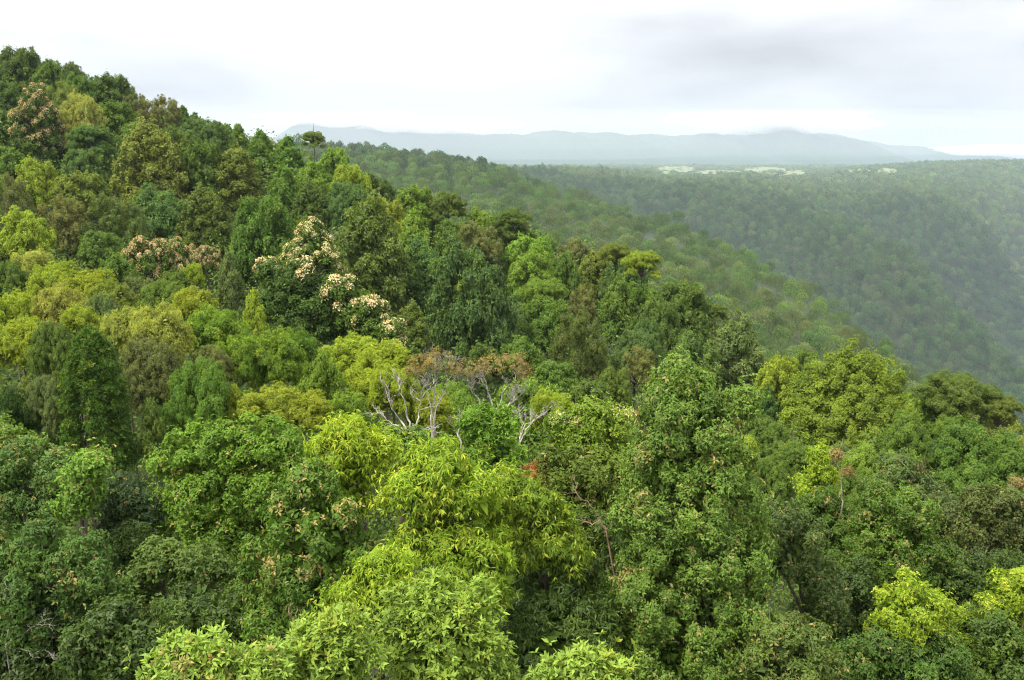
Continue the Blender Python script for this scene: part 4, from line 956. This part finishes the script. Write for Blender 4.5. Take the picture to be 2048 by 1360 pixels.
def merged(name, idx, lods, label, cat):
    VV, TT, CC = [], [], []
    for (ylo, yhi, nl) in lods:
        sel = idx[(fN[idx] >= ylo) & (fN[idx] < yhi)]
        for k in range(4):
            v, t = lod_mesh(nl, 300 + nl + k); s = sel[k::4]
            if not len(s): continue
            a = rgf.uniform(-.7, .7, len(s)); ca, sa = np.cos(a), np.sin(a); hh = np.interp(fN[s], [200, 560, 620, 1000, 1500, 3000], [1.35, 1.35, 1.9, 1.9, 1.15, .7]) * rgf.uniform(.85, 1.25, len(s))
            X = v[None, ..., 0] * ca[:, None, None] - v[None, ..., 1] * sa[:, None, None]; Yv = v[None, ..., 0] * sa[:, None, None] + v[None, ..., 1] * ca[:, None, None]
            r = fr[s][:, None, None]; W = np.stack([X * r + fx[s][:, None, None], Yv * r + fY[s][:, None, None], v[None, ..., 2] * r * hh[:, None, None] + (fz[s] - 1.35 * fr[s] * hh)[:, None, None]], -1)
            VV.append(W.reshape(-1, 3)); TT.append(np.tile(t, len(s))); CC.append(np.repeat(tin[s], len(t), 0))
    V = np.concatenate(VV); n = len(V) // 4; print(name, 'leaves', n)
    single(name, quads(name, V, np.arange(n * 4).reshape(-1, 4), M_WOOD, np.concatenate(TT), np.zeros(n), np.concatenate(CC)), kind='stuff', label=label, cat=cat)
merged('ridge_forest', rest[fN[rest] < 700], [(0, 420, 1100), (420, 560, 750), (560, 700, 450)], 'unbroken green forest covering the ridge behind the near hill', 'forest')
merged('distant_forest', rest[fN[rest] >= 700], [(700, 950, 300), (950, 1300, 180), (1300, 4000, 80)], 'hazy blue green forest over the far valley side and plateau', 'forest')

# ------------------------------------------------------------------ undergrowth closing the gaps between the near trees
def undergrowth():
    rg = np.random.default_rng(31); pts = []; Y = 9.
    while Y < 235:
        g = float(np.interp(Y, [9, 40, 80, 230], [.62, 1.0, 2.6, 4.2])); s = np.arange(-.68 * Y - 4, .68 * Y + 4, g)
        pts.append(np.stack([s + rg.uniform(-.5, .5, len(s)) * g, Y + rg.uniform(-.5, .5, len(s)) * g, np.full(len(s), g)], 1)); Y += g
    P = np.concatenate(pts); n = len(P); g = P[:, 2]; z = ground(P[:, 0], P[:, 1])
    hgt = rg.uniform(.3, 1., n) * np.interp(P[:, 1], [9, 20, 40, 80, 130, 160, 230], [7.0, 9.5, 8.5, 10.0, 12.0, 16.0, 16.0])
    C = np.stack([P[:, 0], P[:, 1], z + hgt], 1); k = 60; Cn = np.repeat(C, k, 0); gn = np.repeat(g, k)
    d = nz(rg.normal(size=Cn.shape) + np.array([0, -.2, .6])); Pp = Cn + d * (gn * rg.uniform(.4, .85, len(gn)))[:, None] * np.array([1, 1, 1.2])
    L = np.interp(Pp[:, 1], [9, 35, 70, 230], [.14, .20, .38, .85]); V, nl = leafmesh(Pp, nz(d + np.array([0, 0, .4])), L, .5, 1, .9, .2, rg)
    tin = np.array([CL['dark'], CL['mid'], CL['dolive'], CL['deep']])[rg.integers(0, 4, n)] * rg.uniform(.7, 1.1, (n, 1))
    single('undergrowth', quads('undergrowth', V, np.arange(nl * 4).reshape(-1, 4), M_WOOD, np.clip(rg.normal(.4, .15, nl), 0, 1), np.zeros(nl), np.repeat(tin, k, 0)),
           kind='stuff', label='tangled dark green undergrowth between and beneath the near trees', cat='undergrowth')
    print('undergrowth', nl)
undergrowth()

# ------------------------------------------------------------------ haze
def box(name, lo, hi, m):
    V = [(x, y, z) for x in (lo[0], hi[0]) for y in (lo[1], hi[1]) for z in (lo[2], hi[2])]
    Q = [(0, 1, 3, 2), (4, 6, 7, 5), (0, 4, 5, 1), (2, 3, 7, 6), (0, 2, 6, 4), (1, 5, 7, 3)]
    return quads(name, V, Q, m)
mh = mat('haze_air'); hn = mh.node_tree.nodes; ho = hn.new('ShaderNodeOutputMaterial'); pv = hn.new('ShaderNodeVolumePrincipled')
pv.inputs['Color'].default_value = (.57, .67, .81, 1); pv.inputs['Density'].default_value = .000072; pv.inputs['Anisotropy'].default_value = .2
mh.node_tree.links.new(pv.outputs['Volume'], ho.inputs['Volume'])
single('haze', box('haze', (-10800, -80, ZMIN - 3), (10800, 13450, 490), mh), kind='stuff')
print('meshes', len(bpy.data.meshes), 'quads', sum(len(m.polygons) for m in bpy.data.meshes))

def mist(dens):
    mc = mat('cloud_mist'); cn = mc.node_tree.nodes; co_ = cn.new('ShaderNodeOutputMaterial'); cv = cn.new('ShaderNodeVolumePrincipled')
    cv.inputs['Color'].default_value = (.90, .90, .91, 1); cv.inputs['Density'].default_value = dens; cv.inputs['Anisotropy'].default_value = .3
    mc.node_tree.links.new(cv.outputs['Volume'], co_.inputs['Volume']); return mc
def low_cloud(blobs, label, seed, dens=None):
    mc = mist(dens or .0038)
    rg = np.random.default_rng(seed); VV, QQ, o_ = [], [], 0
    for (u, v, a, b, Y) in blobs:
        P, t = at(u, v, Y); nu, nv = 40, 20; th = np.linspace(0, 2 * math.pi, nu, endpoint=False)[None]; ph = np.linspace(.02, math.pi - .02, nv)[:, None]
        w = 1 + .16 * np.sin(3 * th + 5 * ph + u) * np.sin(ph) + .10 * np.sin(7 * th - 4 * ph + v) * np.sin(ph); m = t / F
        X = P[0] + a * m * w * np.sin(ph) * np.cos(th); Yq = P[1] + 560 * w * np.sin(ph) * np.sin(th); Z = P[2] + b * m * w * np.cos(ph) + 0 * th
        Z = np.minimum(Z, 488 - (u % 7) * .3)
        VV.append(np.stack([X, Yq, Z], -1).reshape(-1, 3)); i = np.arange(nv - 1)[:, None] * nu; j = np.arange(nu)[None]; jn = (j + 1) % nu
        QQ.append(np.stack([i + j, i + nu + j, i + nu + jn, i + jn], -1).reshape(-1, 4) + o_); QQ.append(np.array([[o_ + k, o_ + k + 1, o_ + nu - 2 - k, o_ + nu - 1 - k][::-1] for k in range(0, nu // 2 - 1)]) if False else np.zeros((0, 4), int)); o_ += nu * nv
    single('low_cloud', quads('low_cloud', np.concatenate(VV), np.concatenate(QQ), mc, smooth=True), kind='stuff', label=label, cat='cloud')
low_cloud([(690, 237, 170, 18, 10000)], 'thin white cloud trailing over the left end of the far mountains', 1)
low_cloud([(880, 250, 150, 18, 9950)], 'thin white cloud lying on the low saddle of the far mountains', 2)
low_cloud([(1550, 240, 200, 30, 9900)], 'white cloud hiding the top of the highest far peak', 3)
low_cloud([(1150, 268, 1500, 52, 8300)], 'thin pale mist hanging across the whole foot of the far mountains', 5, .00022)
low_cloud([(2010, 300, 130, 12, 11500)], 'white mist over the hills at the right end of the skyline', 4)
